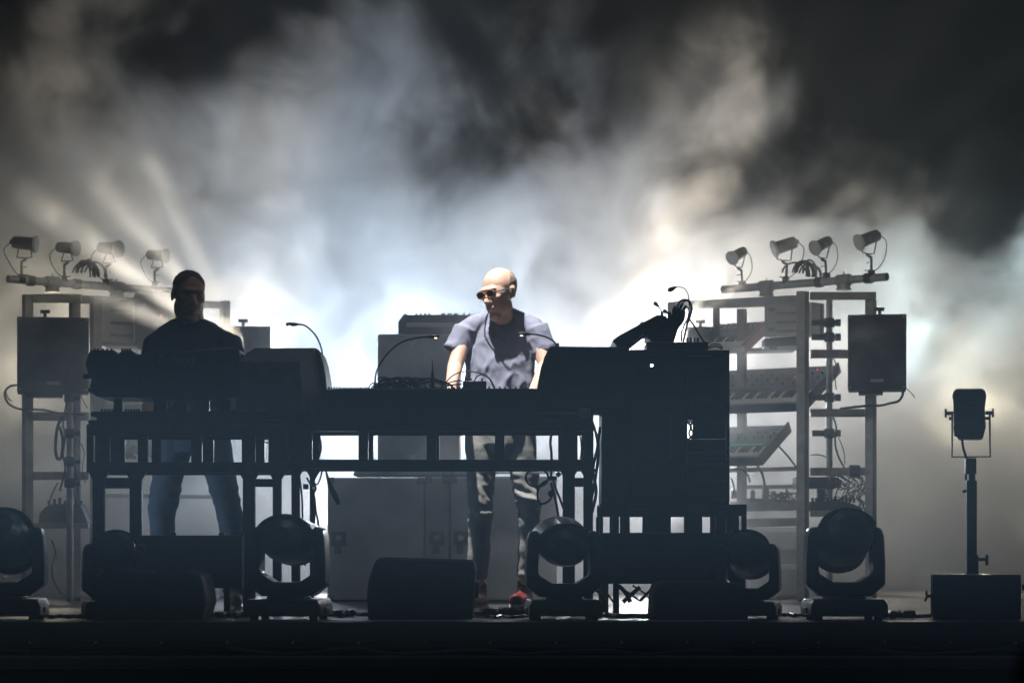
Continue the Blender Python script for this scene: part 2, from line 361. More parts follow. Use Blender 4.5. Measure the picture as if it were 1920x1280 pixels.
# box and pole with cinema-style lamp at right
t = thing('weighted_box', 'large black box with a wing bolt at the right end of the stage', 'case', (P(1831, 0, -1.9).x, -1.9, 0))
a = P(1750, 1168, -1.9); b = P(1913, 1076, -1.9)
MB().box((a.x, -1.9, 0.002), (b.x, -1.55, b.z)).build('shell', 'black', t, bevel=.006)
MB().box((a.x - .010, -1.88, .01), (a.x - .002, -1.57, b.z)).build('edge_trim', 'alu', t)
k = MB().cyl(P(1748, 1117, -1.88), P(1738, 1117, -1.88), .008); k.ell(P(1737, 1112, -1.88), (.006, .006, .016)).ell(P(1736, 1122, -1.88), (.006, .006, .016), Matrix.Rotation(.4, 3, 'Y')); k.cyl(P(1750, 1117, -1.88), P(1746, 1117, -1.88), .018)
k.build('wing_bolt', 'black_metal', t)
MB().cyl(P(1913, 1100, -1.88), P(1924, 1100, -1.88), .014).build('wing_bolt', 'black_metal', t)
face(t)
t = thing('pole_lamp_stand', 'square black pole standing on the box at right', 'stand', P(1825, 1076, -1.65))
MB().bpx(1813, 900, 1832, 1076, -1.66, -1.62).bpx(1817, 880, 1829, 905, -1.655, -1.625).build('pole', 'black_metal', t, bevel=.003)
MB().bpx(1811, 858, 1831, 888, -1.665, -1.615).build('collar', 'black_metal', t, bevel=.003)
MB().bpx(1814, 1040, 1835, 1076, -1.665, -1.61).build('socket', 'black_metal', t, bevel=.003)
MB().cyl(P(1835, 1048, -1.64), P(1848, 1048, -1.64), .008).bpx(1848, 1039, 1853, 1059, -1.65, -1.63).build('clamp_knob', 'black', t)
MB().cyl(P(1813, 920, -1.64), P(1807, 920, -1.64), .007).ell(P(1808, 921, -1.64), (.01, .01, .008)).build('clamp_knob', 'black', t)
t = thing('cinema_lamp', 'boxy black lamp in a thin wire yoke on the pole at right', 'stage light', P(1821, 857, -1.70))
MB().ppx([(1796, 822), (1793, 812), (1789, 803), (1788, 770), (1788, 752), (1786, 742), (1788, 732), (1794, 728), (1840, 728), (1847, 731), (1849, 742), (1847, 755), (1846, 765), (1848, 800), (1842, 822)], -1.70, -1.5).build('housing', 'black', t, bevel=.012)
MB().ppx([(1792, 818), (1790, 800), (1792, 792), (1846, 792), (1845, 804), (1840, 820)], -1.73, -1.702).build('front_hood', 'black', t, bevel=.006)
for k_ in range(5): MB().bpx(1794, 740 + k_ * 9, 1842, 744 + k_ * 9, -1.706, -1.702).build('cooling_fin', 'black_metal', t)
MB().tube([P(x, y, -1.70) for x, y in ((1786, 775), (1785.5, 856), (1856, 856), (1855, 775))], .005, sub=1).build('yoke', 'black_metal', t)
for s_, x in ((-1, 1788), (1, 1847)):
    MB().cyl(P(x, 774, -1.70), P(x + s_ * 14, 774, -1.70), .009).cyl(P(x + s_ * 12, 774, -1.70), P(x + s_ * 16, 774, -1.70), .022).build('tilt_knob', 'black', t, bevel=.002)
    MB().cyl(P(x, 784, -1.70), P(x + s_ * 8, 784, -1.70), .008).build('side_bolt', 'black_metal', t)
face(t)
cable([(1804, 823, -1.62), (1806, 840, -1.6), (1811, 858, -1.6), (1811, 900, -1.6)], -1.6, 'black lead running down from the boxy lamp onto its pole')
t = thing('pit_case', 'out of focus black case in the near right corner', 'case', (.62, -11.7, -1.3))
MB().box((.505, -12.0, -1.3), (.88, -11.4, .255)).build('case_body', 'drape', t, bevel=.03)
MB().cyl((.56, -11.7, .255), (.8, -11.7, .255), .02).build('carry_handle', 'black', t)

# ------------------------------------------------------------------ tables
def frame_table(name, label, loc, rails, posts, wy, back_dy, legs, cross, top, Y, m='frame'):
    t = thing(name, label, 'table', loc)
    x0, x1 = rails
    for k, Yk in enumerate((Y, Y + back_dy)):
        sx = (lambda v: P(v, 0, Y).x)
        zt0, zt1, zb0, zb1 = (P(0, v, Y).z for v in wy)
        nm = 'rail'
        MB().box((sx(x0), Yk, zt1), (sx(x1), Yk + .05, zt0)).build(nm, m, t, bevel=.004)
        MB().box((sx(x0), Yk, zb1), (sx(x1), Yk + .05, zb0)).build(nm, m, t, bevel=.004)
        for a_, b_ in posts: MB().box((sx(a_), Yk + .002, zb0), (sx(b_), Yk + .048, zt1)).build('post', m, t, bevel=.003)
    zb1 = P(0, wy[3], Y).z
    for a_, b_, dy in legs:
        MB().box((P(a_, 0, Y).x, Y + dy, 0), (P(b_, 0, Y).x, Y + dy + .05, zb1)).build('leg', m, t, bevel=.004)
        xa, xb = P(a_, 0, Y).x, P(b_, 0, Y).x
        MB().prism([(xa - .02, zb1), (xb + .02, zb1), (xb, zb1 - .035), (xa, zb1 - .035)], Y + dy + .004, Y + dy + .046).build('leg_flange', m, t)
        MB().box((xa - .02, Y + dy - .02, .001), (xb + .02, Y + dy + .07, .012)).build('foot', m, t)
    for a_, b_, ya, yb, dy in cross: MB().box((P(a_, 0, Y).x, Y + dy + .008, P(0, yb, Y).z), (P(b_, 0, Y).x, Y + dy + .042, P(0, ya, Y).z)).build('crossbar', m, t, bevel=.003)
    za, zb = P(0, top[1], Y).z, P(0, top[0], Y).z
    MB().box((P(x0 + 3, 0, Y).x, Y + .004, za), (P(x1 - 3, 0, Y).x, Y + back_dy + .05, zb)).build('tabletop', 'black', t, bevel=.004)
    return t
YL = -1.05
lt = frame_table('keyboard_table', 'black steel framed table under the stacked keyboards at left', (P(350, 0, YL).x, YL + .25, 0), (162, 541),
    [(162, 173), (178, 205), (258, 276), (358, 378), (453, 478), (503, 540)], (795, 816, 866, 885), .5,
    [(173, 195, 0), (241, 264, 0.03), (455, 478, 0), (510, 526, .03)], [(195, 241, 895, 915, .01), (478, 510, 897, 912, .01), (195, 241, 1080, 1090, .01)], (787, 795), YL)
YC = -.85
ct = frame_table('mixing_table', 'long black steel framed table under the mixing desk', (P(830, 0, YC).x, YC + .25, 0), (528, 1100),
    [(530, 585), (672, 690), (800, 818), (928, 945), (1050, 1083), (1095, 1100)], (785, 808, 861, 878), .5,
    [(546, 562, 0), (572, 580, .3), (1055, 1078, 0), (1094, 1112, .0)], [(1078, 1094, 895, 912, .01), (562, 572, 905, 915, .2)], (775, 785), YC)
MB().bpx(1097, 750, 1113, 878, YC + .02, YC + .06).build('upright', 'frame', ct, bevel=.003)
MB().bpx(1085, 765, 1108, 785, YC - .006, YC + .06).build('bracket', 'greyframe', ct, bevel=.003)

# keyboards, gear at left
t = thing('large_synthesizer', 'big dark synthesizer with maker lettering on its back, topmost on the left table', 'keyboard', P(330, 745, -1.0))
MB().ppx([(236, 745), (236, 668), (262, 664), (275, 662), (442, 651), (449, 656), (449, 745)], -1.0, -.62).build('body', 'black', t, bevel=.006)
text_mesh('Roland', .066, P(330, 673, -1.012), (R(90), R(2.5), 0), 'letter', t, shear=.15)
MB().bpx(240, 700, 446, 702, -1.004, -1.0).build('panel_seam', 'black_metal', t)
for i in range(12): MB().cyl(P(398 + i * 4, 655 - i * .3, -.85), P(398 + i * 4, 651 - i * .3, -.85), .004, n=8).build('knob', 'black', t)
for i in range(6): MB().bpx(260 + i * 12, 712, 267 + i * 12, 718, -1.005, -1.0).build('jack_socket', 'black_metal', t)
t = thing('keyboard_end_box', 'chunky dark gear with knobs at the left end of the keyboard stack', 'keyboard', P(200, 745, -1.05))
MB().ppx([(190, 744), (178, 742), (170, 733), (168, 724), (172, 712), (165, 700), (160, 683), (164, 668), (169, 656), (214, 656), (221, 664), (228, 657), (246, 656), (256, 668), (256, 744)], -1.05, -.6).build('body', 'black', t, bevel=.006)
MB().cyl(P(170, 705, -1.0), P(156, 705, -1.0), .013).build('side_knob', 'black', t, bevel=.002)
MB().cyl(P(176, 735, -1.0), P(168, 728, -1.0), .014).build('side_knob', 'black', t, bevel=.002)
for x in (178, 184, 193, 201, 209, 229, 234, 239, 244): MB().cyl(P(x, 658, -.9), P(x, 653.5, -.9), .006, n=10).build('knob', 'black', t)
t = thing('lower_synthesizer', 'low flat synthesizer with stubby knobs, lower tier of the left table', 'keyboard', P(320, 787, -1.02))
MB().ppx([(170, 780), (170, 772), (178, 771), (505, 769), (508, 787), (181, 787), (181, 780)], -1.02, -.6).build('body', 'black', t, bevel=.003)
for x in list(range(191, 215, 5)) + list(range(236, 262, 5)) + list(range(300, 330, 6)) + list(range(438, 500, 6)): MB().cyl(P(x, 772, -.95), P(x, 766.5, -.95), .0055, n=8).build('knob', 'black', t)
t = thing('keyboard_tier_stand', 'short black uprights holding the big synthesizer above the lower one', 'stand', P(330, 772, -.8))
for x in (221, 300, 340, 380, 420, 466): MB().bpx(x - 12 if x not in (221, 466) else x - 8, 742, x + 12 if x not in (221, 466) else x + 8, 771, -.82, -.78).build('upright', 'frame', t)
MB().bpx(215, 738, 508, 748, -.84, -.64).build('shelf', 'frame', t)

def desk_wedge(pts, Y0, Y1, lid, label):
    t = thing('desk_monitor', label, 'speaker', P(sum(p[0] for p in pts) / len(pts), max(p[1] for p in pts), Y0))
    MB().ppx(pts, Y0, Y1).build('cabinet', 'tolex', t, bevel=.010)
    return t
# speaker with sloped top: built as a box with a slanted front
def slope_box(x0, x1, ytop, yfront, ybot, Y0, Yt, Y1, tl, tr, label, curve=0, mirror=False):
    t = thing('desk_monitor', label, 'speaker', P((x0 + x1) / 2, ybot, Y0))
    mb = MB(); bm = mb.bm
    A = [P(x0, ybot, Y0), P(x1, ybot, Y0), P(x1 - 2, yfront, Y0), P(x0, yfront, Y0)]
    B = [P(tl, ytop, Yt), P(tr, ytop, Yt)]
    b0 = P(x0, ybot, Y0).z; L_, R_ = A[0].x, A[1].x
    C = [Vector((L_ , Y1, b0)), Vector((R_ + .03, Y1, b0)), Vector((B[1].x + .0, Y1, B[1].z)), Vector((B[0].x, Y1, B[0].z))]
    v = [bm.verts.new(p) for p in A + B + C]
    a, b, c, d, e, f, g, h, i, j = v
    for fc in ((a, b, c, d), (d, c, f, e), (e, f, i, j), (h, g, j, i), (a, g, h, b)): bm.faces.new(fc)
    bm.faces.new((a, d, e, j, g)); bm.faces.new((b, h, i, f, c))
    mb.build('cabinet', 'tolex', t, bevel=.012)
    return t
t = desk_wedge([(444, 765), (444, 690), (444, 679), (463, 661), (478, 652), (594, 652), (600, 660), (606, 680), (611, 708), (613, 748), (612, 765)], -.78, -.35, 0, 'black sloped speaker cabinet between the left keyboards and the mixer')
a = [P(443, 677, -.98), P(562, 677, -.98), P(593, 652.5, -.775), P(480, 652.5, -.775), P(443, 775, -.98), P(566, 775, -.98), P(610, 775, -.775), P(445, 775, -.775)]
mb = MB(); v = [mb.bm.verts.new(p) for p in a]
for f in ((0, 1, 2, 3), (0, 4, 5, 1), (1, 5, 6, 2), (3, 2, 6, 7), (0, 3, 7, 4), (4, 7, 6, 5)): mb.bm.faces.new([v[k] for k in f])
mb.build('sloped_front', mat('grey_brown_vinyl', (.12, .105, .10), .55, bump=.3, bscale=150), t, bevel=.006)
t = desk_wedge([(1003, 770), (1006, 738), (1009, 715), (1014, 690), (1021, 668), (1031, 650), (1040, 649), (1180, 650), (1180, 770)], -.8, -.35, 0, 'large dark sloped speaker cabinet right of the standing bald man')
mb = MB().ppx([(1012, 742), (1016, 700), (1026, 672), (1040, 656), (1056, 686), (1046, 742)], -.806, -.79); mb.build('side_panel', 'black_metal', t, bevel=.003)
text_logo = None

# mixing desk
t = thing('mixing_desk', 'long black mixing desk with rows of small knobs, covered in leads', 'mixer', P(810, 775, YC))
MB().ppx([(500, 786), (500, 762), (611, 762), (612, 730), (640, 728), (1008, 728), (1010, 786)], YC - .02, -.08).build('body', 'black', t, bevel=.004)
MB().bpx(614, 746, 1006, 749, YC - .024, YC - .02).build('edge_strip', 'black_metal', t)
for j, Yk in enumerate((-.82, -.7)):
    for i in range(38 if j == 0 else 28):
        x = 617 + i * 10 + j * 5; h = 724.5 - (i % 3 == 0) * .8 if j == 0 else 720.5
        z0 = P(0, 728, YC).z
        MB().cyl((P(x, 0, Yk).x, Yk, z0 - .002), (P(x, 0, Yk).x, Yk, z0 + (.010 if j == 0 else .016)), .0055, .0045, n=8).build('knob', 'black', t)
t = thing('effects_box', 'small black effects box on the mixing desk near the bald man', 'box', P(890, 728, -.6))
MB().bpx(868, 714, 912, 729, -.62, -.5).build('case_body', 'black', t, bevel=.003)
for x in (874, 883, 904): MB().cyl(P(x, 715, -.56), P(x, 709, -.56), .005, n=8).build('knob', 'black', t)
t = thing('stubby_antenna', 'thin pointed antenna standing up from the mixing desk', 'antenna', P(811, 728, -.6))
MB().cyl(P(811, 728, -.6), P(811, 712, -.6), .012).build('socket', 'black', t, bevel=.002)
MB().lathe([(0, .010), (.03, .009), (.05, .006), (.07, .0035), (.108, .002)], P(811, 714, -.6), (0, 0, 1), 10).build('whip', 'black_metal', t)
PC = 'thin black patch leads looping over the mixing desk'
for i in range(26):
    x0 = random.uniform(694, 790); x1 = x0 + random.uniform(22, 90); h = random.uniform(5, 19); xm = (x0 + x1) / 2; Yk = random.uniform(-.72, -.5)
    cable([(x0, 730), (x0 + 4, 727 - h * .5), (xm - 8, 727.5 - h), (xm + 8, 727 - h), (x1 - 4, 728 - h * .5), (x1, 730)], Yk, 'one of many thin black patch leads looping over the mixing desk', random.choice((.0028, .0035, .0045)), PC, 'patch_lead', wob=.03)
for pts, lab in (
    ([(832, 722), (846, 706), (862, 698), (880, 696), (905, 701), (920, 712), (928, 729)], 'highest arching black lead in front of the bald man'),
    ([(889, 716), (893, 707), (903, 702), (916, 708), (924, 722), (927, 730)], 'short arching lead plugged into the small effects box'),
    ([(828, 722), (846, 716), (862, 713), (870, 716)], 'upper straight lead entering the left side of the effects box'),
    ([(830, 726), (850, 721), (868, 720)], 'lower straight lead entering the left side of the effects box'),
    ([(690, 728), (697, 719), (706, 718), (716, 722), (720, 729)], 'small black lead curling round the foot of the desk lamp')):
    cable(pts, -.58, lab, .0035, None, 'patch_lead')

def gooseneck(base, pts, head, Y, label, led='oled', r=.0045, hr=(.011, .028)):
    t = thing('gooseneck_lamp', label, 'lamp', P(base[0], base[1], Y))
    MB().cyl(P(base[0], base[1], Y), P(base[0], base[1] - 12, Y), .010, .007).build('socket', 'black', t, bevel=.001)
    MB().tube([P(x, y, Y) for x, y in pts], r, sub=8).build('neck', 'rubber', t)
    a, b = P(*head[0], Y), P(*head[1], Y); d = (b - a).normalized()
    MB().lathe([(0, .004), (.006, .010), (.02, .0115), ((b - a).length - .02, .010), ((b - a).length, .005)], a, d, 12).build('lamp_head', 'black', t)
    c = a.lerp(b, .3); MB().ell(c + Vector((0, -.002, -.008)), (.010, .007, .004), u=10, v=8).build('bulb', led, t)
    return t
gooseneck((606, 690), [(606, 680), (603, 655), (594, 632), (580, 616), (568, 609), (557, 608)], [(536, 608), (560, 608)], -.6, 'gooseneck lamp arching left from behind the left speaker cabinet')
gooseneck((703, 729), [(703, 718), (705, 700), (714, 680), (730, 659), (752, 642), (778, 634), (802, 631)], [(824, 630), (800, 631)], -.6, 'gooseneck lamp leaning right over the patch leads, its tip lit')
gooseneck((1046, 655), [(1046, 649), (1036, 638), (1022, 631), (1005, 627), (992, 626)], [(971, 626), (994, 626)], -.6, 'gooseneck lamp reaching left across the bald man')
gooseneck((1292, 600), [(1292, 590), (1292, 570), (1290, 552), (1283, 541), (1272, 538), (1266, 539)], [(1252, 545), (1268, 538)], -.6, 'highest gooseneck lamp above the tilted gear on the rack', 'glass', .0028)
gooseneck((1241, 596), [(1241, 590), (1239, 581), (1234, 573)], [(1226, 566), (1235, 575)], -.6, 'tiny gooseneck lamp poking up from the tilted gear', 'glass', .0028)
gooseneck((1255, 596), [(1255, 592), (1252, 587), (1250, 585)], [(1243, 581), (1252, 587)], -.6, 'shortest stubby lamp right on the tilted gear', 'glass', .0028)

# ------------------------------------------------------------------ equipment rack
YR = -.75
t = thing('rack_stand', 'black steel ladder base carrying the equipment rack', 'stand', (P(1262, 0, YR).x, YR + .2, 0))
sx = lambda v, Y=YR: P(v, 0, Y).x
for Yk in (YR, YR + .45):
    MB().box((sx(1125), Yk, P(0, 967, YR).z), (sx(1400), Yk + .04, P(0, 948, YR).z)).build('rail', 'frame', t, bevel=.004)
    for a_, b_ in ((1125, 1131), (1148, 1161), (1168, 1181), (1205, 1258), (1283, 1317), (1342, 1357), (1362, 1384), (1391, 1400)):
        if Yk > YR: a_, b_ = (a_ + b_) / 2 - 5, (a_ + b_) / 2 + 5
        MB().box((sx(a_), Yk + .002, P(0, 1000, YR).z), (sx(b_), Yk + .038, P(0, 967, YR).z)).build('post', 'frame', t, bevel=.003)
    MB().box((sx(1125), Yk, P(0, 1012, YR).z), (sx(1400), Yk + .04, P(0, 1000, YR).z)).build('rail', 'frame', t, bevel=.004)
    for a_ in (1128, 1385): MB().box((sx(a_), Yk, 0), (sx(a_ + 13), Yk + .04, P(0, 1012, YR).z)).build('leg', 'frame', t, bevel=.003)
MB().box((sx(1125), YR + .0, P(0, 948, YR).z), (sx(1400), YR + .49, P(0, 945, YR).z)).build('shelf', 'frame', t)
t = thing('equipment_rack', 'tall black equipment rack full of modules, tallest block on stage', 'rack', P(1275, 945, YR))
MB().bpx(1181, 655, 1284, 944.5, YR - .02, YR + .42).build('module_case', 'tolex', t, bevel=.006)
MB().bpx(1128, 752, 1180, 944.5, YR - .01, YR + .40).build('side_case', 'tolex', t, bevel=.006)
sh = MB(); z = lambda v: P(0, v, YR).z
sh.box((sx(1285), YR, z(944.5)), (sx(1289), YR + .42, z(656))).box((sx(1362), YR, z(944.5)), (sx(1368), YR + .42, z(656))).box((sx(1289), YR, z(662)), (sx(1362), YR + .42, z(656))).box((sx(1289), YR, z(944.5)), (sx(1362), YR + .42, z(938)))
sh.build('shell', 'tolex', t, bevel=.003)
for i, (ya, yb) in enumerate(((663, 690), (692, 708), (710, 738), (740, 757), (759, 786), (823, 846), (848, 868), (870, 900), (902, 937))):
    u = MB().bpx(1290, ya, 1361, yb, YR + .004, YR + .38).build('rack_unit', 'black_metal' if i % 2 else 'black', t, bevel=.002)
    if i in (0, 3, 5):
        f = MB()
        for k_ in range(11): f.bpx(1293 + k_ * 4, ya + 3 if i else 665, 1295 + k_ * 4, (yb - 3 if i == 3 else ya + 6), YR - .002, YR + .003)
        f.build('button_row', mat('dull_lamp', (.12, .14, .12), .5) if i == 0 else M['letter'], u)
    else:
        for k_ in range(5): MB().cyl(P(1298 + k_ * 12, (ya + yb) / 2, YR + .004), P(1298 + k_ * 12, (ya + yb) / 2, YR - .010), .006, n=10).build('knob', 'black', u)
for pts in ([(1288, 790), (1296, 800), (1292, 812), (1300, 824)], [(1302, 786), (1294, 800), (1300, 812), (1290, 824)], [(1310, 786), (1303, 800), (1308, 812), (1304, 824)]): MB().tube([P(x, y, YR + .1) for x, y in pts], .006).build('patch_loop', 'rubber', t)
MB().bpx(1299, 786.5, 1361, 822.5, YR + .02, YR + .03).build('blank_plate', 'black', t)
MB().ell(P(1222, 685, YR - .024), (.008, .005, .008), u=12, v=8).build('indicator', 'wled', t)
MB().bpx(1190, 664, 1276, 745, YR - .026, YR - .022).build('front_panel', 'black_metal', t, bevel=.002)
for k_ in range(6): MB().cyl(P(1200 + k_ * 14, 722, YR - .024), P(1200 + k_ * 14, 722, YR - .036), .007, n=10).build('knob', 'black', t)
for k_ in range(3): MB().bpx(1190, 755 + k_ * 62, 1276, 808 + k_ * 62, YR - .026, YR - .022).build('front_panel', 'black_metal', t, bevel=.002)
MB().bpx(1257, 780, 1259, 860, YR - .030, YR - .026).build('cable_trunk', 'alu', t)
t = thing('desktop_box', 'low flat box with four stubby knobs on top of the equipment rack', 'box', P(1270, 655, YR))
MB().bpx(1213, 641, 1328, 655, YR + .0, YR + .3).build('case_body', 'black', t, bevel=.003)
for x in (1289, 1295, 1302, 1308): MB().bpx(x - 2, 632.5, x + 2, 641, YR + .05, YR + .07).build('knob', 'black', t)
t = thing('tilted_controller', 'flat dark controller tilted steeply on top of the equipment rack', 'keyboard', P(1200, 654, -.7))
MB().ppx([(1148, 638), (1160, 629), (1232, 590), (1249, 592), (1252, 600), (1182, 652), (1160, 654)], -.72, -.30).build('body', 'black', t, bevel=.004)
MB().ppx([(1186, 640), (1206, 626), (1209, 628), (1188, 643)], -.726, -.72).build('side_label', 'greyframe', t)
MB().ppx([(1199, 607), (1203, 602), (1207, 604), (1204, 609)], -.7, -.66).build('knob', 'black', t)
t = thing('tilted_mixer', 'small steeply tilted mixer bristling with plugs above the rack', 'mixer', P(1250, 641, -.66))
MB().ppx([(1212, 632), (1258, 590), (1268, 577), (1286, 583), (1284, 600), (1272, 616), (1264, 641), (1222, 641)], -.70, -.40).build('body', 'black', t, bevel=.004)
for q in ((1268, 578, 1274, 566), (1274, 580, 1280, 568), (1280, 583, 1286, 573), (1262, 585, 1266, 574)): MB().cyl(P(q[0], q[1], -.6), P(q[2], q[3], -.6), .009, .007, n=10).build('plug', 'alu' if q[0] in (1268,) else 'black_metal', t)
for pts, lab, r in (
    ([(1274, 566), (1282, 562), (1292, 565), (1297, 578), (1294, 592), (1288, 610), (1284, 628), (1281, 642)], 'thick lead arching over the tilted mixer and down behind it', .006),
    ([(1280, 567), (1288, 563), (1295, 572), (1293, 590), (1285, 605), (1279, 622), (1277, 640)], 'second lead arching just under the thick one above the rack', .004),
    ([(1286, 573), (1291, 580), (1290, 600), (1280, 608), (1276, 600)], 'short looped lead at the right edge of the tilted mixer', .003),
    ([(1288, 596), (1297, 604), (1308, 622), (1318, 638), (1324, 646)], 'straight lead slanting down right from the tilted mixer', .005),
    ([(1270, 612), (1276, 618), (1279, 630), (1278, 640)], 'short inner lead below the tilted mixer', .003),
    ([(1328, 650), (1338, 645), (1350, 646), (1355, 654)], 'upper coil of lead lying on the right top of the rack', .003),
    ([(1326, 654), (1340, 649), (1348, 650), (1353, 655)], 'lower coil of lead lying on the right top of the rack', .004)):
    cable(pts, -.6, lab, r)
# leads hanging by tables
for pts, Yk, lab, r in (
    ([(597, 812), (600, 830), (600, 845), (596, 862)], -.88, 'left of two leads hanging in the table window under the left speaker', .004),
    ([(598, 812), (602, 832), (601, 848), (594, 868)], -.9, 'right of two leads hanging in the table window under the left speaker', .004),
    ([(480, 812), (486, 822), (496, 829), (512, 829)], -1.07, 'curved lead across the narrow window at the left table end', .003),
    ([(1034, 812), (1032, 830), (1034, 850), (1034, 875), (1033, 900)], -.9, 'thick lead crossing the rightmost window of the mixing table', .007),
    ([(600, 880), (592, 892), (588, 905), (592, 915), (586, 930), (590, 960), (586, 1000)], -.9, 'wavy lead hanging beside the inner left leg of the mixing table', .006),
    ([(604, 880), (601, 895), (594, 908), (587, 900)], -.92, 'short looped lead under the left end of the mixing table', .004),
    ([(575, 895), (584, 912), (590, 935), (592, 955), (597, 985), (596, 1040), (582, 1078)], -.9, 'long lead sagging from the left table end to behind the moving head', .005),
    ([(560, 885), (566, 930), (568, 990), (572, 1060)], -.9, 'straight lead falling beside the left leg of the mixing table', .005),
    ([(1036, 895), (1042, 915), (1050, 935), (1057, 955)], -.9, 'lead slanting right off the clamp on the right table leg', .006),
    ([(1033, 905), (1040, 930), (1044, 950), (1048, 975)], -.9, 'thick lead falling to the moving head with the round lens', .007),
    ([(1030, 898), (1012, 910), (1008, 930), (1014, 944), (1030, 938), (1036, 925)], -.9, 'lower ring of coiled lead hanging off the right table leg', .006),
    ([(1125, 800), (1120, 840), (1112, 880), (1118, 920), (1110, 960)], -.8, 'lead running down the gap left of the equipment rack', .008),
    ([(1110, 790), (1118, 815), (1122, 850), (1116, 900), (1108, 940), (1100, 990)], -.82, 'thick lead in front of the gap left of the equipment rack', .008),
    ([(1087, 812), (1090, 840), (1088, 862)], -.84, 'thin pale edged lead in the slit beside the rack', .003)):
    cable(pts, Yk, lab, r)
ring = [(988 + 0, 892)] ; c0 = P(1007, 895, -.9); rr = .055
tag(MB().tube([c0 + Vector((rr * 1.05 * math.cos(a), .01 * math.sin(2 * a), rr * .85 * math.sin(a))) for a in [R(k * 24) for k in range(16)]], .006).build('coiled_lead', 'rubber'), 'upper ring of coiled lead hanging off the right table leg', 'cable')
t = thing('cable_clamp', 'small black clamp gripping leads on the right leg of the mixing table', 'clamp', P(1036, 905, -.9))
MB().bpx(1026, 892, 1044, 900, -.93, -.88).build('jaw', 'black_metal', t, bevel=.003); MB().cyl(P(1044, 892, -.9), P(1050, 886, -.9), .012).build('knob', 'black', t); MB().ell(P(1033, 925, -.9), (.016, .014, .018)).build('knuckle', 'black', t)
t = thing('hanging_cloth_strap', 'flat black strap dangling below the left end of the mixing table', 'strap', P(622, 945, -.95))
MB().ppx([(609, 880), (612, 880), (617, 895), (626, 915), (632, 925), (638, 942), (633, 947), (626, 937), (619, 922), (612, 898)], -.95, -.945).build('webbing', 'cover', t)

# floor leads at the front lip
FL = 'black leads lying along the front edge of the stage'
def floor_lead(x0, x1, Yc, lab, r, amp=6):
    n = 9; p = []
    for i in range(n):
        x = x0 + (x1 - x0) * i / (n - 1); Yk = Yc + random.uniform(-.12, .12); q = P(x, 0, Yk); p.append((q.x, Yk, r + .001 + random.uniform(0, .0)))
    tag(MB().tube(p, r).build('floor_cable', 'rubber'), lab, 'cable', None)
for q in ((600, 690, -1.3, 'floor lead between the tipped moving head and the centre wedge', .010), (598, 660, -1.5, 'thick bunch of floor lead just right of the left moving head', .018),
          (895, 1000, -1.4, 'thick floor lead right of the centre wedge monitor', .022), (910, 990, -1.7, 'thin floor lead right of the centre wedge monitor', .008),
          (1115, 1230, -1.7, 'floor lead under the right strobe panel', .012), (1440, 1520, -1.5, 'floor lead between the two rightmost moving heads', .010),
          (1640, 1745, -1.6, 'thin floor lead running to the box with the wing bolt', .009), (1650, 1715, -1.75, 'thick floor lead beside the rightmost moving head', .020),
          (84, 170, -1.7, 'floor lead at the far left of the stage', .010), (395, 470, -1.6, 'floor lead by the left man in the pale shoe', .014)):
    floor_lead(*q)
for i, q in enumerate(((1120, 1097, 1150, 1128), (1110, 1100, 1136, 1128), (1160, 1097, 1182, 1128), (1186, 1097, 1222, 1126), (1200, 1126, 1228, 1097), (1168, 1128, 1200, 1100), (1150, 1097, 1200, 1126))):
    cable([(q[0], q[1]), ((q[0] + q[2]) / 2 + 2, (q[1] + q[3]) / 2 - 2), (q[2], q[3])], -1.25, 'one of several crossing leads under the right strobe panel', .005 + .003 * (i % 3), 'crossing leads under the right strobe panel')

# ------------------------------------------------------------------ back line
def YRr(x): return 2.0 + (1660 - x) * .0026            # right rack recedes towards the middle
def YLl(x): return 2.0 + (x - 20) * .0026              # left rack recedes towards the middle
VR = Vector((math.sin(R(-35)) * -1 * -1, math.cos(R(35)), 0)) * -1
def wing(x, y, Y, parent):
    return MB().bpx(x - 3, y, x + 3, y + 13, Y, Y + .03).bpx(x - 9, y - 2, x + 9, y + 4, Y - .005, Y + .035).build('wing_knob', 'black_metal', parent, bevel=.002)
# sub cabinets
def sub(x0, y0, x1, y1, Y, label, holes, emblem=False):
    t = thing('bass_cabinet', label, 'speaker', (P((x0 + x1) / 2, 0, Y).x, Y + .35, 0), 'bass cabinets behind the table')
    a, b = P(x0, y1, Y), P(x1, y0, Y)
    MB().box((a.x, Y, .002), (b.x, Y + .7, b.z)).build('cabinet', 'sub', t, bevel=.012)
    for cx_ in (a.x + .02, b.x - .02):
        for cz_ in (b.z - .02, .022): MB().box((cx_ - .022, Y - .004, cz_ - .022), (cx_ + .022, Y + .03, cz_ + .022)).build('metal_corner', 'slot', t, bevel=.004)
    for x, y in holes:
        MB().bpx(x - 14, y - 13, x + 14, y + 13, Y - .006, Y - .001).build('latch_plate', 'slot', t, bevel=.002)
        c = P(x, y, Y - .006); MB().lathe([(0, .019), (.01, .019), (.012, .014), (.012, .004)], c, (0, -1, 0), 18).build('latch_knob', 'alu', t)
        MB().bpx(x - 8, y + 13, x + 5, y + 29, Y - .004, Y - .001).build('latch_tongue', 'slot', t)
    if emblem:
        MB().bpx(930, 982, 995, 1036, Y - .006, Y - .002).build('jack_plate', 'sub', t, bevel=.003)
        MB().tube([P(x, y, Y - .01) for x, y in ((934, 985), (955, 987), (970, 1000), (976, 1020))], .003).build('plate_ridge', 'sub', t)
    return t
sub(614, 895, 795, 1127, 1.95, 'wide grey bass cabinet directly behind the centre wedge monitor', [(635, 1009)])
sub(797, 893, 843, 1127, 1.99, 'narrow grey bass cabinet strip with one round latch', [(819, 1008)])
sub(845, 893, 1044, 1127, 1.95, 'pale grey bass cabinet behind the bald man with a recessed plate', [(864, 1008)], True)
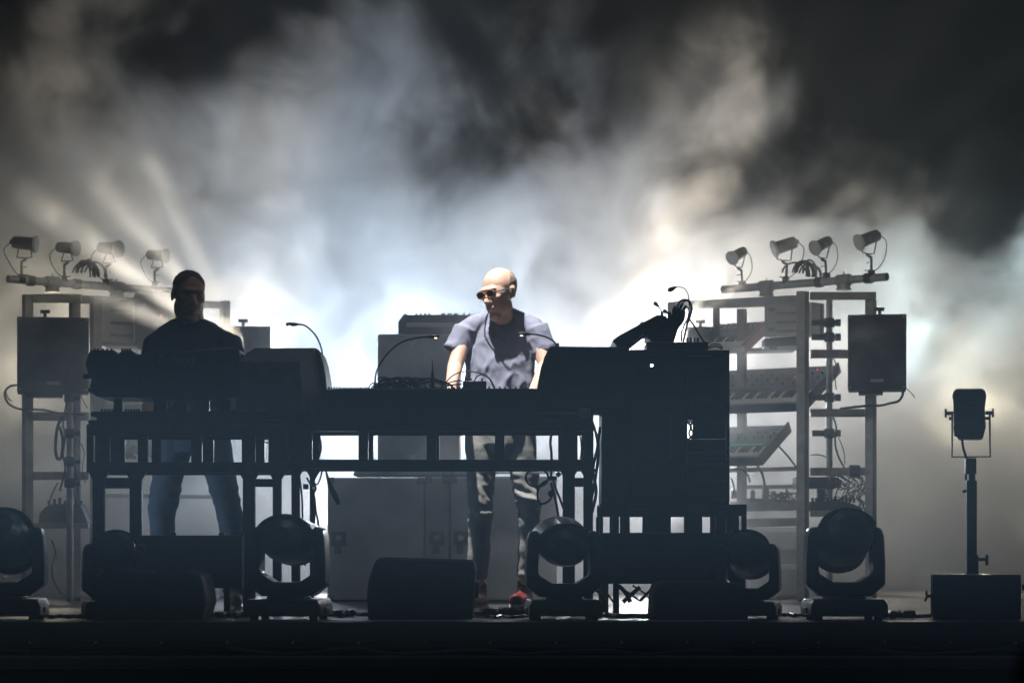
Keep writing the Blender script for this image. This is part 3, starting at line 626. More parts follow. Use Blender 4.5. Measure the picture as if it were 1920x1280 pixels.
t = thing('padded_case', 'tapering grey padded bundle lying on top of the bass cabinets', 'case', P(770, 893, 2.0))
MB().ppx([(662, 892), (663, 884), (672, 878), (868, 876), (900, 880), (900, 892)], 2.0, 2.3).build('case_body', 'sub', t, bevel=.01)
MB().bpx(845, 884, 1040, 888, 1.98, 2.02).build('rod', 'alu', t)
MB().tube([P(840 + 9 * math.cos(R(k)), 886 + 12 * math.sin(R(k)), 1.96) for k in range(0, 361, 30)], .006).build('ring_handle', 'black_metal', t)
t = thing('tall_speaker_cabinet', 'tall grey speaker cabinet standing behind the bald man', 'speaker', P(780, 877, 2.2))
MB().ppx([(708, 876), (708, 648), (710, 644), (708, 640), (708, 628), (712, 626), (858, 626), (862, 630), (862, 876)], 2.2, 2.7).build('cabinet', 'sub', t, bevel=.012)
MB().tube([P(773 + 5 * math.cos(R(k)), 640 + 5 * math.sin(R(k)), 2.195) for k in range(0, 361, 30)], .002).build('round_port', 'alu', t)
MB().bpx(771, 852, 781, 866, 2.19, 2.2).build('latch_plate', 'alu', t)
t = thing('vintage_synthesizer', 'angular synthesizer with a row of small knobs atop the tall cabinet', 'keyboard', P(815, 626, 2.25))
MB().ppx([(747, 626), (746, 603), (756, 590), (760, 587), (764, 590), (905, 590), (905, 626)], 2.25, 2.6).build('body', 'blue', t, bevel=.004)
MB().bpx(762, 605, 900, 613, 2.24, 2.249).build('key_row', 'panelw', t)
for i in range(40): MB().bpx(763.5 + i * 3.4, 606, 764.2 + i * 3.4, 613, 2.236, 2.239).build('key_gap', 'slot', t)
for x in (781, 789, 797, 805, 829, 833, 841, 845, 853, 857, 870, 880): MB().cyl(P(x, 590, 2.35), P(x, 587, 2.35), .006, n=8).build('knob', 'black', t)

# par lamps on the pipes
def par(label, flip=1, ring='panelw'):
    t = thing('par_lamp', label, 'stage light')
    ax = Vector((-flip * .85, -.36, -.36)).normalized() if flip > 0 else Vector((.80, -.52, -.10)).normalized()
    q = Vector((0, 0, .20))
    MB().lathe([(-.085, .025), (-.08, .036), (-.055, .040), (.055, .042), (.062, .048)], q, ax, 18).build('can', 'black_metal', t, local=True)
    MB().lathe([(.060, .050), (.060, .056), (.076, .056), (.076, .050)], q, ax, 20).build('rim', ring, t, local=True)
    MB().lathe([(.062, .047), (.066, .044)], q, ax, 18).build('lens', 'slot', t, local=True)
    s_ = ax.cross(Vector((0, 0, 1))).normalized()
    for s in (-.35, .35): pass
    a = q + ax * .03; b = q - ax * .03
    MB().box((-.004, -.03, .045), (.004, .03, .05)).tube([q + ax * .045 * 1 + s_ * .045, Vector((-flip * .035, -.03, .11)), Vector((0, 0, .105)), Vector((flip * .045, .03, .11)), q - ax * .05 - s_ * .045], .005, sub=1).build('yoke', 'black_metal', t, local=True)
    for s__ in (-1, 1): MB().cyl(q + s_ * .04 * s__, q + s_ * .058 * s__, .010, .010).build('tilt_knob', 'black_metal', t, local=True)
    MB().lathe([(-.10, .012), (-.085, .02)], q, ax, 12).build('rear_cap', 'black', t, local=True)
    MB().cyl((0, 0, .105), (0, 0, .09), .012).cyl((0, 0, .09), (flip * .02, 0, .085), .008).build('swivel', 'black_metal', t, local=True)
    MB().tube([(flip * .018, 0, .09), (flip * .024, 0, .07), (flip * .024, 0, 0)], .009).build('arm', 'black_metal', t, local=True)
    MB().lathe([(-.02, .031), (.02, .031)], (flip * .024, 0, -.028), (1, 0, 0), 14).build('pipe_clamp', 'black_metal', t, local=True)
    MB().tube([q - ax * .085, q - ax * .11 + Vector((flip * .03, 0, -.05)), Vector((flip * .11, 0, .08)), Vector((flip * .05, 0, 0)), Vector((-flip * .02, 0, -.0))], .0035).build('power_lead', 'rubber', t, local=True)
    return t
PG = ('small par lamps clamped to the right pipe', 'small par lamps clamped to the left pipe')
pr = par('par', 1)
right = [(1634, 520, 0, 1.0, 'rightmost and darkest par lamp on the right pipe'), (1550, 525, 0, 1.0, 'second par lamp from the right end of the right pipe'),
         (1474, 532, 0, 1.0, 'third par lamp from the right end of the right pipe'), (1393, 540, 0, 1.0, 'faintest par lamp at the inner end of the right pipe')]
for i, (x, y, a, k, lab) in enumerate(right):
    o = pr if i == 0 else copy_tree(pr)
    p = P(x, y, YRr(x)); o.location = p + Vector((-.024, 0, .045)); o['label'] = lab; o['group'] = PG[0]; o.scale = ((.98, .9, 1.0, .86)[i],) * 3; o.rotation_euler = (0, R((0, -3, 3, -4)[i]), R((0, 12, -14, 20)[i]))
pl = par('par', -1)
left = [(40, 528, 0, 'leftmost and darkest par lamp on the left pipe'), (120, 531, 0, 'second par lamp on the left pipe, its rim shining'),
        (199, 537, 0, 'third par lamp on the left pipe, faint in the smoke'), (289, 541, 0, 'par lamp near the left mans head, only its rim clear')]
for i, (x, y, a, lab) in enumerate(left):
    o = pl if i == 0 else copy_tree(pl)
    p = P(x, y, YLl(x)); o.location = p + Vector((.024, 0, .045)); o['label'] = lab; o['group'] = PG[1]; o.scale = ((.98, .9, 1.0, .86)[i],) * 3; o.rotation_euler.z = R((-70 if i == 0 else 0, 10, 4, 14)[i])
    if i == 0: o.rotation_euler.z = R(28)
for (a, b, Yf, lab, cl) in (((1663, 519), (1355, 543), YRr, 'long aluminium pipe across the top of the right rack', (1630, 1585, 1440, 1540)), ((15, 523), (332, 547), YLl, 'long aluminium pipe across the top of the left rack', (55, 95, 215, 140))):
    pa, pb = P(a[0], a[1], Yf(a[0])), P(b[0], b[1], Yf(b[0])); d = (pb - pa).normalized()
    t = thing('lighting_pipe', lab, 'pipe', (pa + pb) / 2)
    MB().lathe([(0, .020), (0, .026), ((pb - pa).length, .026), ((pb - pa).length, .020), ((pb - pa).length - .002, .01)], pa, d, 20).build('tube', 'alu', t)
    MB().lathe([(-.002, .010), (-.003, .021)], pa, d, 20).build('end_opening', 'slot', t)
    for x in cl:
        c = pa.lerp(pb, (x - a[0]) / (b[0] - a[0]))
        MB().lathe([(-.022, .029), (-.022, .034), (.022, .034), (.022, .029)], c, d, 16).build('strap', 'black_metal', t)
    for x in cl[1:3]:
        c = pa.lerp(pb, (x - a[0]) / (b[0] - a[0]))
        k = MB().lathe([(-.05, .03), (-.045, .038), (.045, .038), (.05, .03)], c, d, 16).cyl(c, c - Vector((0, 0, .062)), .025, .05).cyl(c, c + Vector((.0, 0, .055)), .005)
        k.build('coupler', 'greyframe', t)
# coils of lead on pipes
for x0, y0, Yf, lab, side in ((1505, 515, YRr, 'loop of black lead heaped on the right pipe', 1), (165, 515, YLl, 'loop of black lead heaped on the left pipe', -1)):
    for i in range(9):
        c = P(x0 + random.uniform(-16, 18), y0, Yf(x0)); r_ = random.uniform(.05, .10); w_ = random.uniform(.04, .08)
        pts = [c + Vector((w_ * math.cos(R(a)), random.uniform(-.02, .02), r_ * math.sin(R(a)))) for a in range(-10, 200, 30)]
        tag(MB().tube(pts, .006).build('cable_loop', 'rubber'), ('one of the loops of lead heaped on the right pipe' if side == 1 else 'one of the loops of lead heaped on the left pipe'), 'cable', 'lead loops on the ' + ('right' if side == 1 else 'left') + ' pipe')

# ---- right rack frame
t = thing('instrument_rack', 'tall aluminium rack holding keyboards at right under the par lamps', 'rack', (P(1570, 0, 2.0).x, 2.2, 0))
Yn = 2.0; g = 'greyframe'
def bar(x0, y0, x1, y1, Y0, Y1, m=g, nm='bar', floor=False, par_=None):
    a, b = P(x0, y1, Y0), P(x1, y0, Y0)
    if floor:                                             # square posts stand turned with the rack
        w_ = (b.x - a.x) / 1.40; c = Vector(((a.x + b.x) / 2, Y0 + .04, 0)); rz = Euler((0, 0, R(-35 if a.x > 0 else 35)))
        return MB().box((c.x - w_ / 2, c.y - w_ / 2, .001), (c.x + w_ / 2, c.y + w_ / 2, b.z), rz).build(nm, m, par_ or t, bevel=.003)
    return MB().box((a.x, Y0, a.z), (b.x, Y1, b.z)).build(nm, m, par_ or t, bevel=.003)
bar(1494, 545, 1519, 1125, Yn, Yn + .09, nm='post', floor=True)
bar(1520, 547, 1643, 561, Yn, Yn + .05)
bar(1623, 561, 1646, 1000, Yn + .0, Yn + .08, nm='post', floor=True)
bar(1520, 655, 1622, 671, Yn + .01, Yn + .05); bar(1520, 766, 1622, 781, Yn + .01, Yn + .05); bar(1520, 876, 1622, 891, Yn + .01, Yn + .05); bar(1520, 957, 1622, 968, Yn + .01, Yn + .05)
MB().lathe([(-.035, .033), (-.03, .040), (.03, .040), (.035, .033)], P(1602, 883, Yn + .03), (1, 0, 0), 12).build('pipe_clamp', 'black_metal', t)
def rb(pts, d=.05, m=g, nm='bar'):
    return MB().ext([P(x, y, YRr(x) + .15) for x, y in pts], (.0, d, 0)).build(nm, m, t, bevel=.003)
rb([(1262, 565), (1494, 553), (1494, 572), (1262, 580)]); rb([(1337, 578), (1350, 577), (1350, 660), (1337, 660)], nm='post')
bar(1382, 578, 1402, 1120, 2.75, 2.82, nm='post', floor=True); bar(1252, 566, 1266, 600, 3.0, 3.05, nm='post')
rb([(1300, 655), (1494, 650), (1494, 656), (1300, 660)], .25, nm='shelf'); rb([(1340, 878), (1494, 874), (1494, 882), (1340, 886)])
rb([(1395, 909), (1494, 908), (1494, 914), (1395, 915)], .3, nm='shelf'); rb([(1370, 940), (1494, 936), (1494, 956), (1370, 958)], .3, nm='shelf'); rb([(1400, 972), (1494, 970), (1494, 985), (1400, 988)], .3, nm='shelf')
t = thing('speaker_pole', 'upright round pole with clamp knobs inside the right rack', 'stand', (P(1556, 0, 2.3).x, 2.3, 0))
c = P(1555, 560, 2.3); MB().cyl((c.x, 2.3, .001), (c.x, 2.3, c.z), .021).build('tube', 'alu', t)
for y in (605, 632, 745, 812, 908):
    k = MB().lathe([(-.03, .028), (-.025, .034), (.025, .034), (.03, .028)], P(1555, y, 2.3), (0, 0, 1), 14); k.cyl(P(1555, y, 2.3), P(1572, y, 2.3), .014); k.build('clamp', 'black_metal', t)
    MB().cyl(P(1566, y, 2.29), P(1576, y, 2.29), .026, n=6).build('knob', 'black', t, bevel=.003)
    MB().cyl(P(1522, y, 2.3), P(1555, y, 2.3), .020).build('arm', 'black_metal', t)
def spk(x0, y0, x1, y1, Y, lab, m='tolex', brk=True, wk=None):
    t = thing('side_speaker', lab, 'speaker', P((x0 + x1) / 2, y1, Y))
    MB().bpx(x0, y0, x1, y1, Y, Y + .30).build('cabinet', m, t, bevel=.008)
    if brk: MB().bpx(x0 + 18, y1, x1 - 46, y1 + 9, Y + .05, Y + .2).build('bracket', 'black_metal', t)
    wing(wk or (x0 + x1) / 2, y0 - 11, Y + .01, t)
    for cx_, cy_ in ((x0 + 5, y0 + 5), (x1 - 5, y0 + 5), (x0 + 5, y1 - 5), (x1 - 5, y1 - 5)): MB().cyl(P(cx_, cy_, Y - .004), P(cx_, cy_, Y - .008), .006, n=10).build('grille_screw', 'alu', t)
    MB().bpx((x0 + x1) / 2 - 12, y1 - 20, (x0 + x1) / 2 + 12, y1 - 14, Y - .006, Y - .004).build('badge', 'greyframe', t)
    MB().bpx(x0 + 3, y0 + 3, x1 - 3, y1 - 3, Y - .004, Y - .001).build('grille', 'cover', t, bevel=.002)
    return face(t)
spk(1590, 589, 1699, 730, 1.85, 'dark square side speaker hung on the outer end of the right rack', wk=1649)
spk(33, 594, 166, 735, 1.85, 'large dark side speaker hung on the outer end of the left rack', wk=85)
spk(430, 611, 507, 690, 2.7, 'pale hazy side speaker just right of the left mans shoulder', brk=False, wk=456)
spk(1288, 612, 1338, 700, 2.9, 'pale hazy side speaker behind the leads on the equipment rack', brk=False, wk=1313)
bar_l = [([(1693, 732), (1692, 742), (1684, 752), (1668, 756), (1650, 760), (1620, 761), (1575, 766)], 1.95, 'lead from the bottom of the right side speaker into the rack', .008),
 ([(1699, 728), (1704, 732), (1710, 738), (1715, 745)], 1.9, 'short thin lead end sticking out right of the right side speaker', .003),
 ([(32, 722), (20, 723), (10, 733), (10, 745), (18, 758), (40, 767), (80, 768), (110, 774), (160, 777)], 1.95, 'thick lead curving out of the left side speaker and back', .007),
 ([(28, 723), (12, 728), (14, 744), (22, 752)], 1.9, 'small inner loop of lead left of the left side speaker', .004),
 ([(1563, 672), (1570, 690), (1566, 705), (1568, 730)], 2.2, 'black lead beside the pole below the upper clamps of the right rack', .004),
 ([(1562, 782), (1568, 800), (1566, 830), (1572, 855), (1584, 878)], 2.2, 'thick lead hanging beside the pole in the middle of the right rack', .006),
 ([(1572, 820), (1582, 845), (1584, 870)], 2.2, 'thin lead hanging off the middle knob of the right rack', .003),
 ([(1520, 853), (1530, 852), (1540, 853), (1549, 857)], 2.3, 'short lead crossing to the pole in the right rack', .004),
 ([(1408, 858), (1420, 872), (1430, 890), (1434, 912)], 2.5, 'thick bent lead dropping onto the right rack shelf', .008),
 ([(1460, 836), (1475, 852), (1486, 866), (1498, 882)], 2.4, 'strap slanting down from the small synthesizer', .006),
 ([(1372, 880), (1390, 880), (1402, 890), (1406, 904)], 2.6, 'pale curved lead behind the right rack shelf', .006),
 ([(1371, 896), (1376, 910), (1378, 930)], 2.6, 'short lead ending in a plug at the foot of the right rack', .005),
 ([(128, 738), (124, 760), (118, 790), (122, 820), (118, 850), (122, 880), (112, 920)], 1.95, 'black lead wandering down the left rack pole', .006),
 ([(118, 780), (108, 800), (104, 835), (107, 858), (115, 856), (118, 825), (112, 800)], 1.95, 'long hanging loop of thick lead in the left rack', .010),
 ([(135, 738), (142, 800), (138, 850), (144, 900), (150, 960)], 2.0, 'lead hanging straight down beside the left rack pole', .005),
 ([(150, 736), (158, 755), (165, 765)], 2.0, 'thin lead slanting right under the left side speaker', .003),
 ([(152, 830), (158, 850), (154, 880), (160, 905)], 2.0, 'thin curly lead right of the left rack pole', .003),
 ([(108, 905), (98, 925), (92, 945), (86, 960)], 2.1, 'lead slanting to the low heap on the left rack', .005),
 ([(97, 1012), (104, 1035), (98, 1060), (100, 1085), (115, 1110), (132, 1122)], 2.1, 'big faint curve of lead on the stage behind the left rack', .006)]
for pts, Yk, lab, r in bar_l: cable(pts, Yk, lab, r)
for i in range(22):                                       # the knots of leads low in the right rack
    x, y = random.uniform(1568, 1618), random.uniform(895, 945); pts = [(x, y)]
    for k in range(5): x = min(1624, max(1562, x + random.uniform(-22, 22))); y = min(962, max(892, y + random.uniform(-18, 26))); pts.append((x, y))
    cable(pts, 2.25, 'one of the tangled leads low beside the pole of the right rack', random.choice((.003, .004, .005)), 'tangled leads low in the right rack', 'tangled_cable', wob=.05)
for i in range(16):
    x, y = random.uniform(1444, 1485), random.uniform(925, 936); pts = [(x, 940)]
    for k in range(4): x = min(1494, max(1440, x + random.uniform(-18, 18))); y = random.uniform(912 if k == 1 and i % 5 == 0 else 920, 938); pts.append((x, y))
    cable(pts, 2.6, 'one of the leads heaped on the lower shelf of the right rack', .004, 'leads heaped on the right rack shelf', 'tangled_cable', wob=.06)
t = thing('shelf_boxes', 'dark power box on the upper low shelf of the right rack', 'box', P(1540, 915, 2.3))
MB().bpx(1493, 894, 1568, 915, 2.28, 2.5).build('case_body', 'black_metal', t, bevel=.004); MB().bpx(1533, 916, 1548, 950, 2.3, 2.36).build('support', 'black_metal', t); MB().bpx(1534, 924, 1550, 930, 2.27, 2.3).build('knob', 'black', t)
t = thing('floor_mixer', 'low dark mixer covered in stubby plugs in the bottom of the right rack', 'mixer', P(1560, 957, 2.25))
MB().ppx([(1518, 957), (1518, 940), (1560, 938), (1600, 944), (1616, 952), (1616, 957)], 2.2, 2.5).build('body', 'black', t, bevel=.004)
for i in range(12): MB().cyl(P(1524 + i * 7, 942, 2.22), P(1524 + i * 7 + random.uniform(-2, 2), random.uniform(930, 936), 2.22), .009, n=8).build('plug', 'black_metal', t)
t = thing('plug_strip', 'strip of bulky plugs on the lower shelf of the right rack', 'power strip', P(1420, 940, 2.6))
MB().bpx(1400, 934, 1450, 940, 2.62, 2.72).build('case_body', 'black_metal', t)
for x, h, w_ in ((1412, 918, 4), (1436, 912, 6), (1377, 918, 5)): MB().ppx([(x - w_, 934), (x - w_, h + 4), (x - w_ + 2, h), (x + w_ - 2, h), (x + w_, h + 4), (x + w_, 934)], 2.62, 2.68).build('plug', 'blue', t, bevel=.003)

# ---- keyboards in the right rack: local width axis u, depth axis v, up w
def keyboard(origin, W, D, T, yaw, tilt, label, body, n_white, key0, key1, kd, parts=(), end=None, name='rack_keyboard'):
    # origin: front corner of the keys nearest the outer end; u runs back towards the middle
    t = thing(name, label, 'keyboard', origin)
    rot = Matrix.Rotation(R(yaw), 4, 'Z') @ Matrix.Rotation(R(tilt), 4, 'X')
    mx = Matrix.Translation(origin) @ rot
    def pb(nm, lo, hi, m, par_=t, bv=0): return MB().box(lo, hi).xf(mx).build(nm, m, par_, bevel=bv)
    s = -1 if yaw < 0 else 1
    def X(a, b): return (min(s * a, s * b), max(s * a, s * b))
    pb('body', (X(0, W)[0], 0, -T), (X(0, W)[1], D, 0), body, bv=.006)
    kw = (key1 - key0) / n_white
    k = MB()
    for i in range(n_white): a, b = X(key0 + kw * i + .0012, key0 + kw * (i + 1) - .0012); k.box((a, .012, 0), (b, .012 + kd, .012))
    k.xf(mx).build('white_keys', 'white', t)
    k = MB()
    for i in range(n_white - 1):
        if i % 7 in (2, 6): continue
        c = key0 + kw * (i + 1); a, b = X(c - kw * .3, c + kw * .3); k.box((a, .012 + kd * .38, .012), (b, .012 + kd, .022))
    k.xf(mx).build('black_keys', 'black', t)
    pb('end_cheek', (X(-.012, -.001)[0], -.005, -T - .004), (X(-.012, -.001)[1], D + .004, .022), end or body, bv=.003)
    pb('front_lip', (X(0, W)[0], -.012, -T), (X(0, W)[1], -.001, .002), body)
    for (nm, a, b, v0, v1, h, m) in parts: pb(nm, (X(a, b)[0], v0, .0005), (X(a, b)[1], v1, h), m)
    return t, mx, s
def knobs(t, mx, s, us, vs, r, m='black', h=.014):
    for u in us:
        for v in vs: MB().cyl((s * u, v, 0), (s * u, v, h), r, r * .8, n=10).xf(mx).build('knob', m, t)
o = P(1506, 756, 2.25)
kb, mx, s = keyboard(o, 1.05, .54, .05, -35, 30, 'large blue grey synthesizer with white keys in the middle of the right rack', 'blue', 36, .01, .98, .15,
    [('display', .10, .22, .19, .205, .004, 'panelw'), ('button_row', .35, .75, .22, .235, .006, 'letter')])
knobs(kb, mx, s, [.06 + .075 * i for i in range(12)], (.29, .36, .43), .007)
for u, v in ((.12, .48), (.3, .44), (.38, .33), (.52, .46), (.6, .28), (.24, .38)): MB().cyl((s * u, v, .001), (s * u, v, .006), .006, n=8).xf(mx).build('red_light', 'redled', kb)
o = P(1424, 858, 2.35)
kb, mx, s = keyboard(o, .62, .44, .05, -35, 31, 'smaller dark synthesizer with a green light row, low in the right rack', 'blue', 22, .012, .60, .12,
    [('light_row', .06, .30, .175, .181, .003, 'green'), ('display', .02, .08, .33, .35, .004, 'panelw')], end='black')
knobs(kb, mx, s, [.05 + .06 * i for i in range(5)], (.27, .33), .007)
o = P(1396, 648, 2.7)
kb, mx, s = keyboard(o, .42, .40, .04, -35, 28, 'pale synthesizer with red end cheeks, top shelf of the right rack', 'panelw', 16, .02, .40, .12, [('cheek_strip', .0, .02, .0, .40, .014, 'redp'), ('slider_field', .05, .38, .17, .3, .006, 'blue')], end='redp')
knobs(kb, mx, s, [.06 + .04 * i for i in range(8)], (.33, .36), .007)
# wall sequencer with three rows of switches
def sequencer(pts, Yf, label, mirror, redpad):
    P_ = [P(x, y, Yf(x)) for x, y in pts]
    t = thing('step_sequencer', label, 'instrument', (P_[0] + P_[1]) / 2)
    u = (P_[1] - P_[0]); up = P_[3] - P_[0]; nrm = u.cross(up).normalized()
    if nrm.y > 0: nrm = -nrm
    MB().ext(P_, -nrm * .10).build('case_body', 'panelw', t, bevel=.003)
    MB().ext([p - nrm * .101 for p in P_], -nrm * .05).build('rear_cover', 'black_metal', t, bevel=.003)
    def quad(a, b, c, d, m, nm, h=.003): MB().ext([P_[0] + u * a + up * c + nrm * h, P_[0] + u * b + up * c + nrm * h, P_[0] + u * b + up * d + nrm * h, P_[0] + u * a + up * d + nrm * h], -nrm * (h - .0005)).build(nm, m, t)
    for r_ in (.16, .44, .72):
        for i in range(16): quad(.28 + i * .043, .30 + i * .043, r_ - (.025), r_ + .03, 'slot', 'slider', .006)
        quad(.27, .97, r_ - .035, r_ - .03, 'slot', 'slot_line')
    if redpad: quad(.10, .23, .78, .92, 'redp', 'square_pad', .006); quad(.10, .22, .18, .28, 'steelblue', 'round_pad', .005)
    else: pass
    for i in range(5): quad(.55 + i * .05, .58 + i * .05, .93, .97, 'letter', 'panel_mark')
sequencer([(1433, 632), (1522, 628), (1522, 566), (1433, 572)], lambda x: YRr(x) + .1, 'white sequencer with three rows of sliders and a red pad in the right rack', 0, True)
sequencer([(190, 640), (252, 643), (252, 560), (190, 557)], lambda x: YLl(x) + .1, 'pale sequencer with rows of sliders, faint in the left rack', 0, False)
t = thing('sequencer_base', 'dark slim unit beneath the white sequencer in the right rack', 'instrument', P(1470, 650, 2.5))
MB().ppx([(1434, 650), (1434, 634), (1500, 630), (1510, 640), (1510, 648)], 2.45, 2.65).build('body', 'black_metal', t, bevel=.004); MB().bpx(1442, 650, 1457, 656, 2.5, 2.56).build('knob', 'black', t)

# risers behind right rack
for i, (y0, x0, lab) in enumerate(((988, 1398, 'top pale step behind the right rack'), (1022, 1402, 'middle pale step behind the right rack'), (1058, 1406, 'lowest pale step behind the right rack'))):
    Y = 3.3 - i * .25; z1 = P(0, y0, Y).z; a = P(x0, 0, Y).x; b = P(1500, 0, Y).x
    t = thing('stair_step', lab, 'step', ((a + b) / 2, Y + .1, 0), 'pale steps behind the right rack')
    MB().box((a, Y, z1 - .03), (b, Y + .30, z1)).build('tread', 'panelw', t, bevel=.004)
    MB().box((a + .01, Y + .02, .001), (b - .01, Y + .04, z1 - .031)).build('riser_board', 'sub', t)

# ---- left rack frame
t = thing('instrument_rack', 'tall aluminium rack at left, half lost in warm smoke', 'rack', (P(100, 0, 2.0).x, 2.2, 0))
bar(38, 551, 61, 1100, 2.0, 2.07, nm='post', floor=True); bar(61, 551, 152, 567, 2.0, 2.05); bar(126, 567, 150, 1100, 2.1, 2.15, nm='post', floor=True)
bar(166, 555, 190, 1100, 2.35, 2.42, nm='post', floor=True)
bar(61, 772, 166, 788, 2.01, 2.05); bar(61, 884, 166, 899, 2.01, 2.05); bar(61, 980, 166, 990, 2.01, 2.05)
def lb(pts, d=.05, m=g, nm='bar'): return MB().ext([P(x, y, YLl(x) + .15) for x, y in pts], (0, d, 0)).build(nm, m, t, bevel=.003)
lb([(150, 553), (430, 566), (430, 578), (150, 568)]); bar(410, 563, 431, 1090, 2.95, 3.02, nm='post', floor=True)
lb([(190, 640), (330, 646), (330, 652), (190, 647)], .3, nm='shelf'); lb([(190, 760), (330, 764), (330, 770), (190, 766)], .3, nm='shelf'); lb([(190, 872), (430, 876), (430, 884), (190, 880)], .1); lb([(190, 925), (430, 928), (430, 934), (190, 931)], .3, nm='shelf')
t = thing('speaker_pole', 'upright round pole hung with leads inside the left rack', 'stand', (P(132, 0, 2.0).x, 2.0, 0))
c = P(131, 738, 1.96); MB().cyl((c.x, 1.96, .001), (c.x, 1.96, c.z), .021).build('tube', 'alu', t)
for y in (745, 812, 865, 905): MB().lathe([(-.03, .028), (-.025, .036), (.025, .036), (.03, .028)], P(131, y, 1.96), (0, 0, 1), 14).build('clamp', 'black_metal', t); MB().cyl(P(135, y, 1.96), P(151, y, 1.96), .016).build('arm', 'black_metal', t)
t = thing('tilted_blue_synthesizer', 'blue grey block shaped synthesizer beside the left mans head', 'keyboard', P(290, 650, 2.6))
MB().ppx([(252, 648), (252, 566), (249, 560), (256, 545), (330, 550), (338, 556), (338, 650), (310, 690)], 2.55, 2.85).build('body', 'blue', t, bevel=.004)
for k_ in range(4): MB().cyl(P(270 + 14 * k_, 572, 2.55), P(270 + 14 * k_, 572, 2.535), .010, n=10).build('knob', 'black', t)
MB().ell(P(302, 592, 2.545), (.006, .004, .009), u=8, v=6).build('red_light', 'redled', t)
o = P(200, 758, 2.45)
kb, mx, s = keyboard(o, .62, .42, .045, 35, 30, 'hazy keyboard under the sequencer, left rack middle shelf', 'panelw', 22, .012, .60, .12)
knobs(kb, mx, s, [.06 + .06 * i for i in range(8)], (.24, .32), .008)
o = P(215, 870, 2.5)
kb, mx, s = keyboard(o, .55, .40, .045, 35, 30, 'hazy keyboard seen through the left table window', 'blue', 20, .012, .53, .12)
knobs(kb, mx, s, [.06 + .06 * i for i in range(7)], (.24, .32), .008)
t = thing('effects_pedal_board', 'low heap of plugged effects boxes in the left rack', 'box', P(110, 970, 2.1))
MB().ppx([(72, 980), (74, 962), (84, 950), (100, 944), (150, 944), (165, 980)], 2.1, 2.3).build('case_body', 'blue', t, bevel=.004)
for i in range(7): MB().cyl(P(92 + i * 10, 946, 2.12), P(92 + i * 10, 938 - i % 3 * 3, 2.12), .010, n=8).build('plug', 'black_metal', t)

# ------------------------------------------------------------------ people
from mathutils import noise as mn
def fuse(prims, voxel, it=6, wr=None, name='tmp'):
    """One continuous surface over a set of tapered limbs and ellipsoids."""
    mb = MB()
    for p in prims:
        k = p[0]
        if k == 'c':                                       # tapered limb with round ends
            _, a, b, ra, rb = p[:5]; a, b = Vector(a), Vector(b)
            fl = p[5] if len(p) > 5 else 1
            mb.cyl(a, b, ra, rb, n=24); mb.ell(a, ra, u=20, v=12); mb.ell(b, rb, u=20, v=12)
        elif k == 'f': mb.cyl(p[1], p[2], p[3], p[4], n=28)  # flat-ended sleeve
        elif k == 'e': mb.ell(p[1], p[2], p[3] if len(p) > 3 else None, u=24, v=16)
        elif k == 'l':                                     # loft of elliptical rings (centre, rx, ry)
            rings = []
            for c, rx, ry in p[1]:
                rings.append([mb.bm.verts.new(Vector(c) + Vector((rx * math.copysign(abs(math.cos(t)) ** .85, math.cos(t)), ry * math.copysign(abs(math.sin(t)) ** .85, math.sin(t)), 0))) for t in [2 * math.pi * i / 32 for i in range(32)]])
            for A, B in zip(rings, rings[1:]):
                for i in range(32): mb.bm.faces.new((A[i], A[(i + 1) % 32], B[(i + 1) % 32], B[i]))
            mb.bm.faces.new(rings[0][::-1]); mb.bm.faces.new(rings[-1])
    bmesh.ops.recalc_face_normals(mb.bm, faces=mb.bm.faces[:])
    me = bpy.data.meshes.new(name); mb.bm.to_mesh(me); mb.bm.free()
    o = bpy.data.objects.new(name, me); COL.objects.link(o)
    r = o.modifiers.new('r', 'REMESH'); r.mode = 'VOXEL'; r.voxel_size = voxel
    s = o.modifiers.new('s', 'SMOOTH'); s.iterations = it; s.factor = .5
    dg = bpy.context.evaluated_depsgraph_get(); m2 = bpy.data.meshes.new_from_object(o.evaluated_get(dg))
    bpy.data.objects.remove(o)
    if wr:
        nrm = [v.normal.copy() for v in m2.vertices]
        for v, n in zip(m2.vertices, nrm): v.co += n * wr(v.co)
    return m2
def place(me, name, m, parent):
    o = bpy.data.objects.new(name, me); COL.objects.link(o); me.materials.clear(); me.materials.append(M[m])
    me.transform(Matrix.Translation(-wloc(parent))); o.parent = parent; me.shade_smooth(); return o
def head_prims(H, ear=1.0):
    q = lambda x, y, z: H @ Vector((x, y, z)); r3 = H.to_3x3()
    E = lambda c, r: ('e', q(*c), r, r3)
    return [E((0, .012, .032), (.078, .098, .088)), E((0, -.030, .0), (.070, .068, .075)), E((0, -.036, -.056), (.060, .066, .072)), E((0, -.074, -.114), (.033, .030, .025)),
            E((-.038, -.028, -.078), (.026, .046, .030)), E((.038, -.028, -.078), (.026, .046, .030)), E((0, -.084, .028), (.054, .020, .012)), E((-.040, -.066, -.018), (.022, .022, .018)), E((.040, -.066, -.018), (.022, .022, .018)),
            ('c', q(0, -.092, .006), q(0, -.116, -.030), .009, .013), E((-.012, -.103, -.036), (.011, .012, .009)), E((.012, -.103, -.036), (.011, .012, .009)),
            E((0, -.100, -.066), (.026, .013, .0070)), E((0, -.098, -.080), (.022, .012, .0075)),
            E((-.078, .012, -.012), (.009 * ear, .020 * ear, .033 * ear)), E((.078, .012, -.012), (.009 * ear, .020 * ear, .033 * ear)), E((-.080, .020, .002), (.008 * ear, .014 * ear, .018 * ear)), E((.080, .020, .002), (.008 * ear, .014 * ear, .018 * ear))]
